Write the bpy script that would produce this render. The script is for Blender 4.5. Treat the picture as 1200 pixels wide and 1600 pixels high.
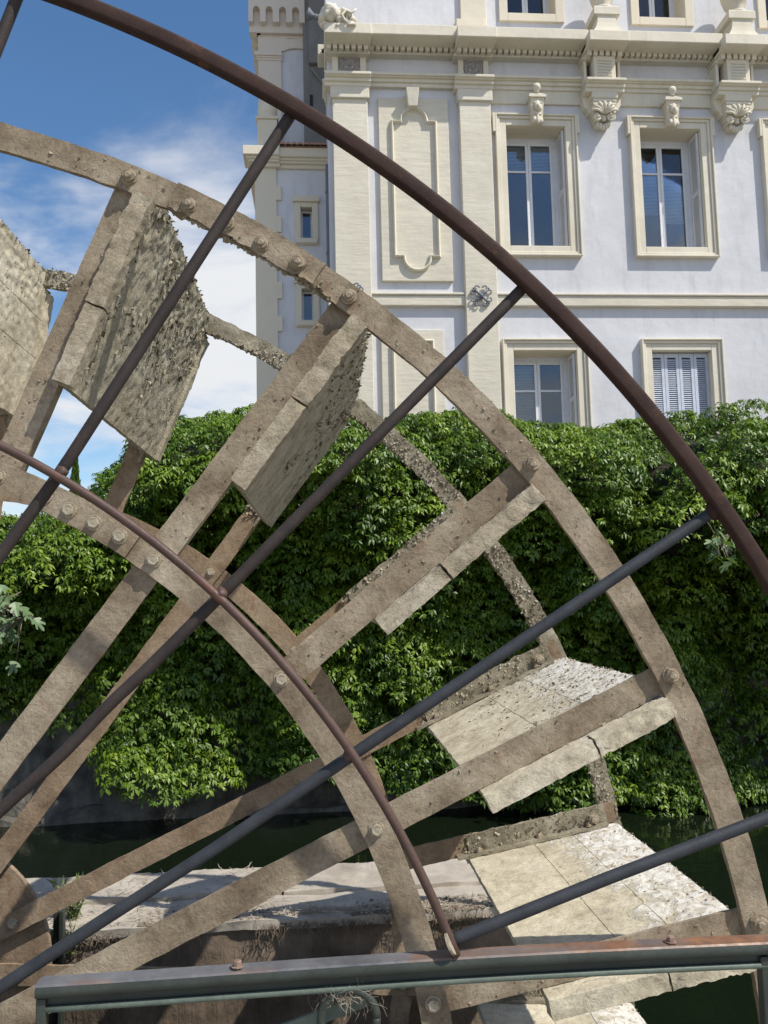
import bpy, bmesh, math, random
import numpy as np
from mathutils import Vector, Matrix

for o in list(bpy.data.objects): bpy.data.objects.remove(o)
scene = bpy.context.scene
COL = scene.collection
rnd = random.Random(7)
rng = np.random.default_rng(11)

# ------------------------------------------------------------------ camera
EYE = 1.6
F_PX, YAW, PITCH, ROLL = 1306.5, 0.0768, 0.0985, -0.0234
cyw, syw, cpt, spt = math.cos(YAW), math.sin(YAW), math.cos(PITCH), math.sin(PITCH)
FWD = np.array([syw*cpt, cyw*cpt, spt]); RT = np.array([cyw, -syw, 0.0]); UPV = np.cross(RT, FWD)
CR = math.cos(ROLL)*RT + math.sin(ROLL)*UPV
CU = -math.sin(ROLL)*RT + math.cos(ROLL)*UPV
cam_d = bpy.data.cameras.new('camera'); cam = bpy.data.objects.new('camera', cam_d); COL.objects.link(cam)
cam_d.sensor_fit = 'VERTICAL'; cam_d.sensor_height = 24.0; cam_d.lens = 24.0*F_PX/1600.0
cam_d.clip_start = 0.05; cam_d.clip_end = 6000
cam.matrix_world = Matrix(((CR[0], CU[0], -FWD[0], 0), (CR[1], CU[1], -FWD[1], 0), (CR[2], CU[2], -FWD[2], EYE), (0, 0, 0, 1)))
scene.camera = cam

# ------------------------------------------------------------------ sun, sky, exposure
SUN = Vector((0.51, -0.37, 0.78)).normalized()
sl = bpy.data.lights.new('sun', 'SUN'); sl.energy = 5.0; sl.angle = math.radians(0.53); sl.color = (1.0, 0.955, 0.87)
so = bpy.data.objects.new('sun', sl); COL.objects.link(so); so.location = (20, -20, 40)
so.rotation_euler = (-SUN).to_track_quat('-Z', 'Y').to_euler()
w = bpy.data.worlds.new('World'); scene.world = w; w.use_nodes = True
nt = w.node_tree; nt.nodes.clear()
def N(nt, t, **kw):
    n = nt.nodes.new(t)
    for k, v in kw.items(): setattr(n, k, v)
    return n
sky = N(nt, 'ShaderNodeTexSky', sky_type='NISHITA', sun_disc=False)
sky.sun_elevation = math.asin(SUN.z); sky.sun_rotation = math.atan2(SUN.x, SUN.y)
sky.air_density = 1.0; sky.dust_density = 0.7; sky.ozone_density = 1.5
tc = N(nt, 'ShaderNodeTexCoord'); sep = N(nt, 'ShaderNodeSeparateXYZ'); nt.links.new(tc.outputs['Generated'], sep.inputs[0])
ad = N(nt, 'ShaderNodeMath', operation='ADD'); ad.inputs[1].default_value = 0.22; nt.links.new(sep.outputs['Z'], ad.inputs[0])
dx = N(nt, 'ShaderNodeMath', operation='DIVIDE'); dy = N(nt, 'ShaderNodeMath', operation='DIVIDE')
for d_, a_ in ((dx, 'X'), (dy, 'Y')):
    nt.links.new(sep.outputs[a_], d_.inputs[0]); nt.links.new(ad.outputs[0], d_.inputs[1])
cmb = N(nt, 'ShaderNodeCombineXYZ'); nt.links.new(dx.outputs[0], cmb.inputs[0]); nt.links.new(dy.outputs[0], cmb.inputs[1])
cmb.inputs[2].default_value = 3.1
cn = N(nt, 'ShaderNodeTexNoise'); cn.inputs['Scale'].default_value = 1.9; cn.inputs['Detail'].default_value = 9; cn.inputs['Roughness'].default_value = 0.55; cn.inputs['Distortion'].default_value = 0.35
nt.links.new(cmb.outputs[0], cn.inputs['Vector'])
cr = N(nt, 'ShaderNodeValToRGB'); cr.color_ramp.elements[0].position = 0.42; cr.color_ramp.elements[1].position = 0.66
cr.color_ramp.interpolation = 'EASE'
el = N(nt, 'ShaderNodeMath', operation='MULTIPLY_ADD'); el.inputs[1].default_value = -0.45; el.inputs[2].default_value = 0.15
nt.links.new(sep.outputs['Z'], el.inputs[0])
sm = N(nt, 'ShaderNodeMath', operation='ADD'); nt.links.new(cn.outputs['Fac'], sm.inputs[0]); nt.links.new(el.outputs[0], sm.inputs[1])
nt.links.new(sm.outputs[0], cr.inputs['Fac'])
mxs = N(nt, 'ShaderNodeMixRGB'); mxs.inputs['Color2'].default_value = (7.0, 7.15, 7.4, 1)
nt.links.new(cr.outputs['Color'], mxs.inputs['Fac']); hs = N(nt, 'ShaderNodeHueSaturation'); hs.inputs['Saturation'].default_value = 1.20; hs.inputs['Value'].default_value = 1.28
nt.links.new(sky.outputs[0], hs.inputs['Color']); nt.links.new(hs.outputs[0], mxs.inputs['Color1'])
bg = N(nt, 'ShaderNodeBackground'); bg.inputs['Strength'].default_value = 0.115
wo = N(nt, 'ShaderNodeOutputWorld'); nt.links.new(mxs.outputs[0], bg.inputs['Color']); nt.links.new(bg.outputs[0], wo.inputs['Surface'])
vs = scene.view_settings; vs.view_transform = 'Standard'; vs.look = 'None'; vs.gamma = 1; vs.use_curve_mapping = False
vs.exposure = 0.06
scene.cycles.max_bounces = 6; scene.cycles.transparent_max_bounces = 8
scene.cycles.caustics_reflective = False; scene.cycles.caustics_refractive = False
scene.render.film_transparent = False

# ------------------------------------------------------------------ helpers
def U(px, py, Y):
    d = (px-600)/F_PX*CR - (py-800)/F_PX*CU + FWD
    return d*(Y/d[1]) + np.array([0, 0, EYE])

def hash3(i, j, k, seed):
    h = (i.astype(np.int64)*374761393 + j.astype(np.int64)*668265263 + k.astype(np.int64)*2147483647 + seed*1274126177) & 0xffffffff
    h = ((h ^ (h >> 13))*1274126177) & 0xffffffff
    h = h ^ (h >> 16)
    return (h & 0xffff)/32767.5 - 1.0
def vnoise(P, freq, seed=0):
    Q = np.asarray(P)*freq; I = np.floor(Q).astype(np.int64); f = Q - I; f = f*f*(3-2*f)
    out = 0
    for a in (0, 1):
        for b in (0, 1):
            for c in (0, 1):
                wgt = (f[..., 0] if a else 1-f[..., 0])*(f[..., 1] if b else 1-f[..., 1])*(f[..., 2] if c else 1-f[..., 2])
                out = out + wgt*hash3(I[..., 0]+a, I[..., 1]+b, I[..., 2]+c, seed)
    return out
def fbm(P, freq, seed=0, octv=3):
    s = 0; a = 1
    for i in range(octv): s = s + a*vnoise(P, freq*(2**i), seed+i*17); a *= 0.5
    return s
def vec_noise(P, freq, seed=0, octv=3):
    return np.stack([fbm(P, freq, seed+101*i, octv) for i in range(3)], -1)

ORG = {}
def origin(o):
    return ORG.get(o.name, np.zeros(3)) if o else np.zeros(3)
def link(o, parent):
    COL.objects.link(o)
    if parent: o.parent = parent
def mesh_obj(name, V, faces, mat, parent=None, smooth=False, loc=None, **tags):
    """V in world coordinates; the object's origin is its parent's origin (or loc)"""
    V = np.asarray(V, float)
    org = origin(parent) if parent else (np.asarray(loc, float) if loc is not None else np.zeros(3))
    me = bpy.data.meshes.new(name)
    if isinstance(faces, np.ndarray):
        n, k = faces.shape
        me.vertices.add(len(V)); me.vertices.foreach_set('co', (V-org).astype(np.float32).ravel())
        me.loops.add(n*k); me.loops.foreach_set('vertex_index', faces.astype(np.int32).ravel())
        me.polygons.add(n); me.polygons.foreach_set('loop_start', np.arange(0, n*k, k, dtype=np.int32))
        me.polygons.foreach_set('loop_total', np.full(n, k, dtype=np.int32))
        me.update(calc_edges=True); me.validate()
    else:
        me.from_pydata((V-org).tolist(), [], faces); me.update()
    if smooth: me.polygons.foreach_set('use_smooth', [True]*len(me.polygons))
    if mat: me.materials.append(mat)
    o = bpy.data.objects.new(name, me); link(o, parent)
    if not parent: o.location = org
    ORG[o.name] = org
    for k, v in tags.items(): o[k] = v
    return o
def empty(name, loc, label, category, group=None, kind=None):
    o = bpy.data.objects.new(name, None); o.empty_display_size = 0.1; COL.objects.link(o); o.location = loc
    ORG[o.name] = np.asarray(loc, float)
    o['label'] = label; o['category'] = category
    if group: o['group'] = group
    if kind: o['kind'] = kind
    return o
def inst(src, parent, loc_world, name=None, rot=None, scale=None):
    """a copy sharing mesh data, placed at a world point below parent"""
    o = src.copy(); COL.objects.link(o); o.parent = parent
    o.location = Vector(np.asarray(loc_world, float) - origin(parent))
    if rot is not None: o.rotation_euler = rot
    if scale is not None: o.scale = scale
    ORG[o.name] = np.asarray(loc_world, float)
    return o

class MB:
    """collects simple solids into one mesh"""
    def __init__(s): s.v = []; s.f = []
    def add(s, V, F):
        b = len(s.v); s.v += [tuple(map(float, p)) for p in V]; s.f += [tuple(b+i for i in f) for f in F]; return s
    def box(s, x0, x1, y0, y1, z0, z1):
        V = [(x, y, z) for x in (x0, x1) for y in (y0, y1) for z in (z0, z1)]
        return s.add(V, [(0, 1, 3, 2), (4, 6, 7, 5), (0, 4, 5, 1), (2, 3, 7, 6), (0, 2, 6, 4), (1, 5, 7, 3)])
    def prism(s, poly, y0, y1):
        """poly: list of (x,z), extruded from y0 (front) to y1"""
        n = len(poly)
        V = [(x, y0, z) for x, z in poly] + [(x, y1, z) for x, z in poly]
        F = [tuple(range(n)), tuple(range(2*n-1, n-1, -1))] + [(i, i+n, (i+1) % n+n, (i+1) % n) for i in range(n)]
        return s.add(V, F)
    def prism_x(s, prof, x0, x1):
        """prof: list of (y,z), extruded along x"""
        n = len(prof)
        V = [(x0, y, z) for y, z in prof] + [(x1, y, z) for y, z in prof]
        F = [tuple(range(n)), tuple(range(2*n-1, n-1, -1))] + [(i, i+n, (i+1) % n+n, (i+1) % n) for i in range(n)]
        return s.add(V, F)
    def tube(s, pts, r, seg=12, ref=(0, 1, 0), sec=None):
        V, F = sweep(pts, r, seg, ref, sec); return s.add(V, F)
    def lathe(s, prof, c, axis=(0, 0, 1), seg=16):
        ax = Vector(axis).normalized(); q = Vector((0, 0, 1)).rotation_difference(ax)
        V = []; F = []
        for r, h in prof:
            for k in range(seg):
                a = 2*math.pi*k/seg
                V.append(tuple(Vector(c) + q @ Vector((r*math.cos(a), r*math.sin(a), h))))
        for i in range(len(prof)-1):
            for k in range(seg):
                k2 = (k+1) % seg; F.append((i*seg+k, i*seg+k2, (i+1)*seg+k2, (i+1)*seg+k))
        F.append(tuple(range(seg-1, -1, -1))); n = (len(prof)-1)*seg; F.append(tuple(range(n, n+seg)))
        return s.add(V, F)
    def blob(s, c, r, seed=0, amp=0.15, freq=2.0, sub=2):
        bm = bmesh.new(); bmesh.ops.create_icosphere(bm, subdivisions=sub, radius=1.0)
        P = np.array([v.co[:] for v in bm.verts]); Fc = [tuple(v.index for v in f.verts) for f in bm.faces]; bm.free()
        d = 1 + amp*fbm(P + seed*7.3, freq, seed, 2)
        return s.add(P*d[:, None]*np.asarray(r) + np.asarray(c), Fc)
    def rough_boxes(s): return s
    def build(s, name, mat, parent=None, smooth=False, **kw):
        o = mesh_obj(name, np.array(s.v), s.f, mat, parent, smooth, **kw)
        bm = bmesh.new(); bm.from_mesh(o.data); bmesh.ops.recalc_face_normals(bm, faces=bm.faces); bm.to_mesh(o.data); bm.free()
        return o
def bevel(o, width, seg=2):
    m = o.modifiers.new('bevel', 'BEVEL'); m.width = width; m.segments = seg; m.limit_method = 'ANGLE'; m.angle_limit = math.radians(40)
    return o
def auto_smooth(o, deg=40):
    o.data.polygons.foreach_set('use_smooth', [True]*len(o.data.polygons))
    bm = bmesh.new(); bm.from_mesh(o.data)
    for e in bm.edges:
        if len(e.link_faces) == 2 and e.calc_face_angle(0) > math.radians(deg): e.smooth = False
    bm.to_mesh(o.data); bm.free(); return o
def sweep(pts, r, seg=12, ref=(0, 1, 0), sec=None):
    P = np.asarray(pts, float); n = len(P)
    if np.isscalar(r): r = np.full(n, r)
    T = np.gradient(P, axis=0); T /= np.linalg.norm(T, axis=1)[:, None]
    A = np.cross(T, np.asarray(ref, float)); A /= np.linalg.norm(A, axis=1)[:, None]
    B = np.cross(A, T)
    if sec is None:
        a = np.arange(seg)*2*math.pi/seg; sec = np.stack([np.cos(a), np.sin(a)], -1)
    sec = np.asarray(sec); m = len(sec)
    V = P[:, None, :] + r[:, None, None]*(sec[None, :, 0, None]*A[:, None, :] + sec[None, :, 1, None]*B[:, None, :])
    F = []
    for i in range(n-1):
        for k in range(m):
            k2 = (k+1) % m; F.append((i*m+k, i*m+k2, (i+1)*m+k2, (i+1)*m+k))
    F.append(tuple(range(m-1, -1, -1))); F.append(tuple(range((n-1)*m, n*m)))
    return V.reshape(-1, 3), F
def grid_faces(a, b, base):
    i = np.arange(a-1)[:, None]; j = np.arange(b-1)[None, :]
    q = (base + i*b + j).ravel()
    return np.stack([q, q+1, q+b+1, q+b], -1)
def rough_box(nu, nv, nw, fmap, disp):
    """a box with gridded faces; fmap maps (u,v,w) in 0..1 to world, disp moves world points (position only, so edges stay shut)"""
    Vs = []; Fs = []; base = 0
    def face(n1, n2, ax, val, flip):
        nonlocal base
        g1, g2 = np.meshgrid(np.linspace(0, 1, n1), np.linspace(0, 1, n2), indexing='ij')
        c = np.full(g1.shape, float(val))
        uvw = {0: (c, g1, g2), 1: (g1, c, g2), 2: (g1, g2, c)}[ax]
        P = fmap(*uvw).reshape(-1, 3)
        f = grid_faces(n1, n2, base)
        if flip: f = f[:, ::-1]
        Vs.append(P); Fs.append(f); base += len(P)
    nu += 1; nv += 1; nw += 1
    face(nv, nw, 0, 0, True); face(nv, nw, 0, 1, False)
    face(nu, nw, 1, 0, False); face(nu, nw, 1, 1, True)
    face(nu, nv, 2, 0, True); face(nu, nv, 2, 1, False)
    V = np.concatenate(Vs); Fc = np.concatenate(Fs)
    V = V + disp(V)
    return V, Fc
def fix_normals(o):
    bm = bmesh.new(); bm.from_mesh(o.data); bmesh.ops.recalc_face_normals(bm, faces=bm.faces); bm.to_mesh(o.data); bm.free()

# ------------------------------------------------------------------ materials
def mat_base(name):
    m = bpy.data.materials.new(name); m.use_nodes = True; t = m.node_tree
    b = t.nodes['Principled BSDF']; return m, t, b
def noise_node(t, scale, detail=6, rough=0.6, coord='Object', dist=0.0, stretch=None):
    tcn = N(t, 'ShaderNodeTexCoord'); n = N(t, 'ShaderNodeTexNoise')
    n.inputs['Scale'].default_value = scale; n.inputs['Detail'].default_value = detail; n.inputs['Roughness'].default_value = rough; n.inputs['Distortion'].default_value = dist
    src = tcn.outputs[coord]
    if stretch:
        mp = N(t, 'ShaderNodeMapping'); mp.inputs['Scale'].default_value = stretch; t.links.new(src, mp.inputs[0]); src = mp.outputs[0]
    t.links.new(src, n.inputs['Vector']); return n
def ramp(t, src, stops, interp='LINEAR'):
    r = N(t, 'ShaderNodeValToRGB'); r.color_ramp.interpolation = interp
    e = r.color_ramp.elements
    while len(e) < len(stops): e.new(0.5)
    for el, (p, c) in zip(e, stops):
        el.position = p; el.color = (*c, 1) if len(c) == 3 else c
    t.links.new(src, r.inputs['Fac']); return r
def mixc(t, fac, c1, c2, blend='MIX'):
    m = N(t, 'ShaderNodeMixRGB', blend_type=blend)
    for s, i in ((fac, 0), (c1, 1), (c2, 2)):
        if isinstance(s, (int, float)): m.inputs[i].default_value = s
        elif isinstance(s, tuple): m.inputs[i].default_value = (*s, 1)
        else: t.links.new(s, m.inputs[i])
    return m.outputs[0]
def bump(t, b, srcs):
    """srcs: list of (height socket, strength, distance)"""
    prev = None
    for h, s, d in srcs:
        bn = N(t, 'ShaderNodeBump'); bn.inputs['Strength'].default_value = s; bn.inputs['Distance'].default_value = d
        t.links.new(h, bn.inputs['Height'])
        if prev: t.links.new(prev, bn.inputs['Normal'])
        prev = bn.outputs[0]
    t.links.new(prev, b.inputs['Normal'])

def mat_crust(name, dark, mid, light, pit, scale=1.0, pits=0.5, rough=0.92, bumpd=0.006, rust=None):
    m, t, b = mat_base(name)
    big = noise_node(t, 5*scale, 5, 0.6); fine = noise_node(t, 90*scale, 8, 0.75); vfine = noise_node(t, 260*scale, 4, 0.7)
    c = ramp(t, big.outputs['Fac'], [(0.3, dark), (0.5, mid), (0.72, light)]).outputs[0]
    c2 = ramp(t, fine.outputs['Fac'], [(0.30, (0.68,)*3), (0.5, (0.98,)*3), (0.75, (1.16,)*3)]).outputs[0]
    c = mixc(t, 1.0, c, c2, 'MULTIPLY')
    bl = noise_node(t, 13*scale, 7, 0.7, dist=0.8); c = mixc(t, 0.85, c, ramp(t, bl.outputs['Fac'], [(0.30, (0.55, 0.52, 0.48)), (0.46, (0.92, 0.91, 0.90)), (0.58, (1.06, 1.06, 1.05)), (0.74, (1.30, 1.30, 1.28))]).outputs[0], 'MULTIPLY')
    mid_n = noise_node(t, 28*scale, 6, 0.7, dist=0.6)
    pm = ramp(t, mid_n.outputs['Fac'], [(0.30-0.1*(1-pits), (1,)*3), (0.44-0.1*(1-pits), (0,)*3)]).outputs[0]
    c = mixc(t, pm, c, pit)
    if rust:
        rn = noise_node(t, 9*scale, 6, 0.65, dist=0.4)
        rm = ramp(t, rn.outputs['Fac'], [(0.60, (0,)*3), (0.74, (0.75,)*3)]).outputs[0]
        c = mixc(t, rm, c, rust)
    t.links.new(c, b.inputs['Base Color']); b.inputs['Roughness'].default_value = rough
    b.inputs['Specular IOR Level'].default_value = 0.25
    bump(t, b, [(mid_n.outputs['Fac'], 0.7, bumpd*1.6), (fine.outputs['Fac'], 0.8, bumpd*0.6), (vfine.outputs['Fac'], 0.5, bumpd*0.25)])
    return m
M = {}
M['iron'] = mat_crust('limed_iron', (0.155, 0.115, 0.078), (0.28, 0.225, 0.158), (0.40, 0.34, 0.255), (0.12, 0.082, 0.052), 1.0, 0.40, bumpd=0.0045, rust=(0.19, 0.105, 0.06))
M['iron_rust'] = mat_crust('rusty_iron', (0.18, 0.125, 0.08), (0.26, 0.19, 0.125), (0.34, 0.265, 0.185), (0.14, 0.085, 0.05), 1.1, 0.45, bumpd=0.0035, rust=(0.16, 0.075, 0.04))
M['moss'] = mat_crust('dried_moss', (0.19, 0.165, 0.115), (0.31, 0.275, 0.20), (0.43, 0.39, 0.30), (0.07, 0.055, 0.035), 1.6, 0.75, bumpd=0.009)
M['board'] = mat_crust('limed_board', (0.40, 0.35, 0.25), (0.54, 0.48, 0.355), (0.64, 0.585, 0.46), (0.20, 0.15, 0.09), 1.2, 0.30, bumpd=0.004)
M['board_white'] = mat_crust('flaked_board', (0.47, 0.42, 0.33), (0.62, 0.58, 0.49), (0.74, 0.71, 0.64), (0.24, 0.17, 0.11), 1.1, 0.5, bumpd=0.007)
M['board_hairy'] = mat_crust('mossy_board', (0.37, 0.325, 0.23), (0.50, 0.445, 0.325), (0.59, 0.54, 0.42), (0.10, 0.078, 0.048), 1.7, 0.72, bumpd=0.009)
M['strip'] = mat_crust('crusted_strip', (0.30, 0.25, 0.175), (0.40, 0.34, 0.245), (0.53, 0.475, 0.37), (0.18, 0.13, 0.085), 1.4, 0.5, bumpd=0.008)
M['flake'] = mat_crust('moss_flakes', (0.20, 0.175, 0.12), (0.34, 0.30, 0.22), (0.50, 0.46, 0.37), (0.09, 0.07, 0.045), 2.0, 0.5, bumpd=0.003)

def mat_board_mix():
    m = mat_crust('limed_board_flaking', (0.44, 0.39, 0.28), (0.56, 0.50, 0.375), (0.64, 0.59, 0.47), (0.24, 0.18, 0.11), 1.2, 0.25, bumpd=0.004)
    t = m.node_tree; b = t.nodes['Principled BSDF']; src = b.inputs['Base Color'].links[0].from_socket
    tcn = N(t, 'ShaderNodeTexCoord'); sp = N(t, 'ShaderNodeSeparateXYZ'); t.links.new(tcn.outputs['Object'], sp.inputs[0])
    cb_ = N(t, 'ShaderNodeCombineXYZ'); t.links.new(sp.outputs['X'], cb_.inputs[0]); t.links.new(sp.outputs['Z'], cb_.inputs[1])
    ln = N(t, 'ShaderNodeVectorMath', operation='LENGTH'); t.links.new(cb_.outputs[0], ln.inputs[0])
    n = noise_node(t, 11, 8, 0.68, dist=0.8)
    ma = N(t, 'ShaderNodeMath', operation='MULTIPLY_ADD'); ma.inputs[1].default_value = 0.75; t.links.new(n.outputs['Fac'], ma.inputs[0]); t.links.new(ln.outputs['Value'], ma.inputs[2])
    f = N(t, 'ShaderNodeMapRange'); f.inputs['From Min'].default_value = 2.90; f.inputs['From Max'].default_value = 2.99; t.links.new(ma.outputs[0], f.inputs['Value'])
    n2 = noise_node(t, 24, 8, 0.7, dist=1.0)
    wc = ramp(t, n2.outputs['Fac'], [(0.36, (0.36, 0.27, 0.19)), (0.43, (0.58, 0.53, 0.44)), (0.55, (0.74, 0.71, 0.64))]).outputs[0]
    c = mixc(t, f.outputs[0], src, wc); t.links.new(c, b.inputs['Base Color'])
    bn = N(t, 'ShaderNodeBump'); bn.inputs['Strength'].default_value = 0.9; bn.inputs['Distance'].default_value = 0.008
    mu = N(t, 'ShaderNodeMath', operation='MULTIPLY'); t.links.new(f.outputs[0], mu.inputs[0]); t.links.new(n2.outputs['Fac'], mu.inputs[1])
    t.links.new(mu.outputs[0], bn.inputs['Height']); old = b.inputs['Normal'].links[0].from_socket
    t.links.new(old, bn.inputs['Normal']); t.links.new(bn.outputs[0], b.inputs['Normal'])
    return m
M['board_mix'] = mat_board_mix()
def mat_paint(name, col, col2, rust=None, rust_at=0.6, rough=0.5, scale=8, spec=0.4, fineb=0.15):
    m, t, b = mat_base(name)
    n1 = noise_node(t, scale, 6, 0.65); n2 = noise_node(t, scale*14, 5, 0.7)
    c = ramp(t, n1.outputs['Fac'], [(0.35, col), (0.68, col2)]).outputs[0]
    c = mixc(t, 0.35, c, ramp(t, n2.outputs['Fac'], [(0.3, (0.5,)*3), (0.7, (1.4,)*3)]).outputs[0], 'MULTIPLY')
    if rust:
        rn = noise_node(t, scale*0.9, 7, 0.7, dist=0.5)
        c = mixc(t, ramp(t, rn.outputs['Fac'], [(rust_at, (0,)*3), (rust_at+0.1, (1,)*3)]).outputs[0], c, rust)
    t.links.new(c, b.inputs['Base Color'])
    r = ramp(t, n2.outputs['Fac'], [(0.3, (rough-0.1,)*3), (0.7, (min(1, rough+0.15),)*3)]); t.links.new(r.outputs[0], b.inputs['Roughness'])
    b.inputs['Specular IOR Level'].default_value = spec
    bump(t, b, [(n2.outputs['Fac'], fineb, 0.002)])
    return m
M['guard'] = mat_paint('rusted_brown_bar', (0.028, 0.014, 0.011), (0.050, 0.026, 0.019), (0.095, 0.042, 0.026), 0.58, 0.72, scale=14, spec=0.22, fineb=0.5)
M['pipe_brown'] = mat_paint('brown_grey_pipe', (0.030, 0.024, 0.022), (0.052, 0.040, 0.035), (0.085, 0.050, 0.036), 0.60, 0.66, scale=14, spec=0.28, fineb=0.5)
M['pipe_blue'] = mat_paint('blue_grey_pipe', (0.025, 0.028, 0.033), (0.043, 0.046, 0.053), (0.065, 0.050, 0.042), 0.66, 0.58, scale=14, spec=0.3, fineb=0.4)
M['arc_red'] = mat_paint('red_brown_bar', (0.062, 0.034, 0.026), (0.098, 0.056, 0.043), (0.135, 0.055, 0.036), 0.62, 0.55)
M['weld'] = mat_paint('red_lead_weld', (0.13, 0.052, 0.038), (0.19, 0.08, 0.058), None, rough=0.7, scale=40)
M['rail_top'] = mat_paint('weathered_rail_top', (0.13, 0.13, 0.14), (0.24, 0.235, 0.24), (0.23, 0.105, 0.055), 0.56, 0.42, scale=3.2)
def add_rust_x(m, c0, slope):
    t = m.node_tree; b = t.nodes['Principled BSDF']; src = b.inputs['Base Color'].links[0].from_socket
    tcn = N(t, 'ShaderNodeTexCoord'); sp = N(t, 'ShaderNodeSeparateXYZ'); t.links.new(tcn.outputs['Object'], sp.inputs[0])
    n = noise_node(t, 4.5, 7, 0.7, dist=0.4, stretch=(0.6, 1, 1)); ma = N(t, 'ShaderNodeMath', operation='MULTIPLY_ADD'); ma.inputs[1].default_value = slope
    t.links.new(sp.outputs['X'], ma.inputs[0]); t.links.new(n.outputs['Fac'], ma.inputs[2])
    f = N(t, 'ShaderNodeMapRange'); f.inputs['From Min'].default_value = c0; f.inputs['From Max'].default_value = c0+0.16; t.links.new(ma.outputs[0], f.inputs['Value'])
    n2 = noise_node(t, 30, 5, 0.7); rc = ramp(t, n2.outputs['Fac'], [(0.3, (0.12, 0.065, 0.045)), (0.55, (0.22, 0.11, 0.06)), (0.75, (0.33, 0.16, 0.075))]).outputs[0]
    t.links.new(mixc(t, f.outputs[0], src, rc), b.inputs['Base Color'])
M['rail_top'] = mat_paint('weathered_rail_top', (0.075, 0.076, 0.082), (0.17, 0.168, 0.175), None, rough=0.42, scale=3.2)
add_rust_x(M['rail_top'], 0.29, 0.16)
M['rail_green'] = mat_paint('dark_green_paint', (0.026, 0.032, 0.026), (0.044, 0.052, 0.042), (0.12, 0.09, 0.06), 0.70, 0.5, scale=9)
M['rail_bead'] = mat_paint('pale_green_paint', (0.075, 0.098, 0.078), (0.115, 0.142, 0.115), (0.10, 0.09, 0.06), 0.66, 0.5, scale=12)
M['bolt_rust'] = mat_paint('rusty_bolt', (0.16, 0.10, 0.07), (0.30, 0.22, 0.17), (0.30, 0.12, 0.05), 0.55, 0.7, scale=60)
M['steel'] = mat_paint('galvanised', (0.30, 0.31, 0.33), (0.40, 0.41, 0.43), None, rough=0.45, scale=20)
M['zinc'] = mat_paint('zinc_pipe', (0.11, 0.12, 0.145), (0.16, 0.175, 0.20), None, rough=0.45, scale=3)
M['iron_tie'] = mat_paint('grey_cast_iron', (0.14, 0.155, 0.18), (0.22, 0.235, 0.26), None, rough=0.6, scale=8)

def mat_wall(name, col, col2, scale=0.6, stain=None, rough=0.9, streak=None, bd=0.01, fs=45, sdir=(0.35, 1, 2.6)):
    m, t, b = mat_base(name)
    n1 = noise_node(t, scale, 7, 0.6); n2 = noise_node(t, fs, 6, 0.7)
    c = ramp(t, n1.outputs['Fac'], [(0.3, col), (0.7, col2)]).outputs[0]
    c = mixc(t, 0.22, c, ramp(t, n2.outputs['Fac'], [(0.3, (0.72,)*3), (0.7, (1.12,)*3)]).outputs[0], 'MULTIPLY')
    srcs = [(n2.outputs['Fac'], 0.25, bd)]
    if streak:
        n3 = noise_node(t, streak, 6, 0.65, stretch=sdir)
        c = mixc(t, 0.5, c, ramp(t, n3.outputs['Fac'], [(0.32, (0.80,)*3), (0.55, (1.0,)*3), (0.75, (1.06,)*3)]).outputs[0], 'MULTIPLY')
        srcs.append((n3.outputs['Fac'], 0.35, bd*2))
    if stain:
        n4 = noise_node(t, 2.2, 8, 0.7, stretch=(1.4, 1, 0.35))
        c = mixc(t, ramp(t, n4.outputs['Fac'], [(0.52, (0,)*3), (0.74, (0.75,)*3)]).outputs[0], c, stain)
    t.links.new(c, b.inputs['Base Color']); b.inputs['Roughness'].default_value = rough; b.inputs['Specular IOR Level'].default_value = 0.2
    n5 = noise_node(t, 2.3, 4, 0.5); srcs.append((n5.outputs['Fac'], 0.35, bd*5))
    bump(t, b, srcs)
    return m
M['plaster'] = mat_wall('lilac_white_plaster', (0.56, 0.56, 0.58), (0.655, 0.655, 0.675), 0.9, stain=(0.44, 0.44, 0.46))
M['stone'] = mat_wall('cream_stone', (0.60, 0.55, 0.44), (0.69, 0.645, 0.535), 0.7, streak=7.0)
M['stone_smooth'] = mat_wall('cream_moulding', (0.63, 0.575, 0.46), (0.72, 0.67, 0.555), 0.9, stain=(0.53, 0.485, 0.40))
M['ochre'] = mat_wall('cream_render', (0.62, 0.56, 0.44), (0.70, 0.64, 0.52), 0.5)
M['peach'] = mat_wall('pinkish_render', (0.64, 0.56, 0.47), (0.71, 0.64, 0.55), 0.5)
M['cement'] = mat_wall('bare_cement', (0.20, 0.195, 0.18), (0.26, 0.25, 0.235), 0.8, stain=(0.14, 0.135, 0.125))
M['white_wood'] = mat_paint('white_joinery', (0.66, 0.68, 0.72), (0.72, 0.74, 0.78), None, rough=0.5, scale=3)
M['grey_wood'] = mat_paint('blue_grey_shutter', (0.50, 0.54, 0.62), (0.57, 0.61, 0.69), None, rough=0.5, scale=3)
M['tile_paint'] = None
M['blind'] = mat_paint('slat_blind', (0.72, 0.75, 0.77), (0.80, 0.82, 0.84), None, rough=0.6, scale=2)
M['room'] = mat_paint('room_shade', (0.03, 0.03, 0.03), (0.045, 0.045, 0.045), None, rough=0.9, scale=1)  # near-black colour stands in for the shade inside rooms and openings
M['vent_dark'] = mat_paint('dark_vent', (0.09, 0.075, 0.065), (0.13, 0.11, 0.10), None, rough=0.8, scale=4)
M['roof_tile'] = mat_wall('clay_tiles', (0.30, 0.16, 0.10), (0.42, 0.25, 0.17), 3.0)
M['wallstone'] = mat_wall('race_wall_stone', (0.10, 0.072, 0.048), (0.27, 0.21, 0.155), 4.0, stain=(0.05, 0.037, 0.027), bd=0.03, fs=30, streak=6.0, sdir=(2.5, 1, 0.35))
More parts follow.
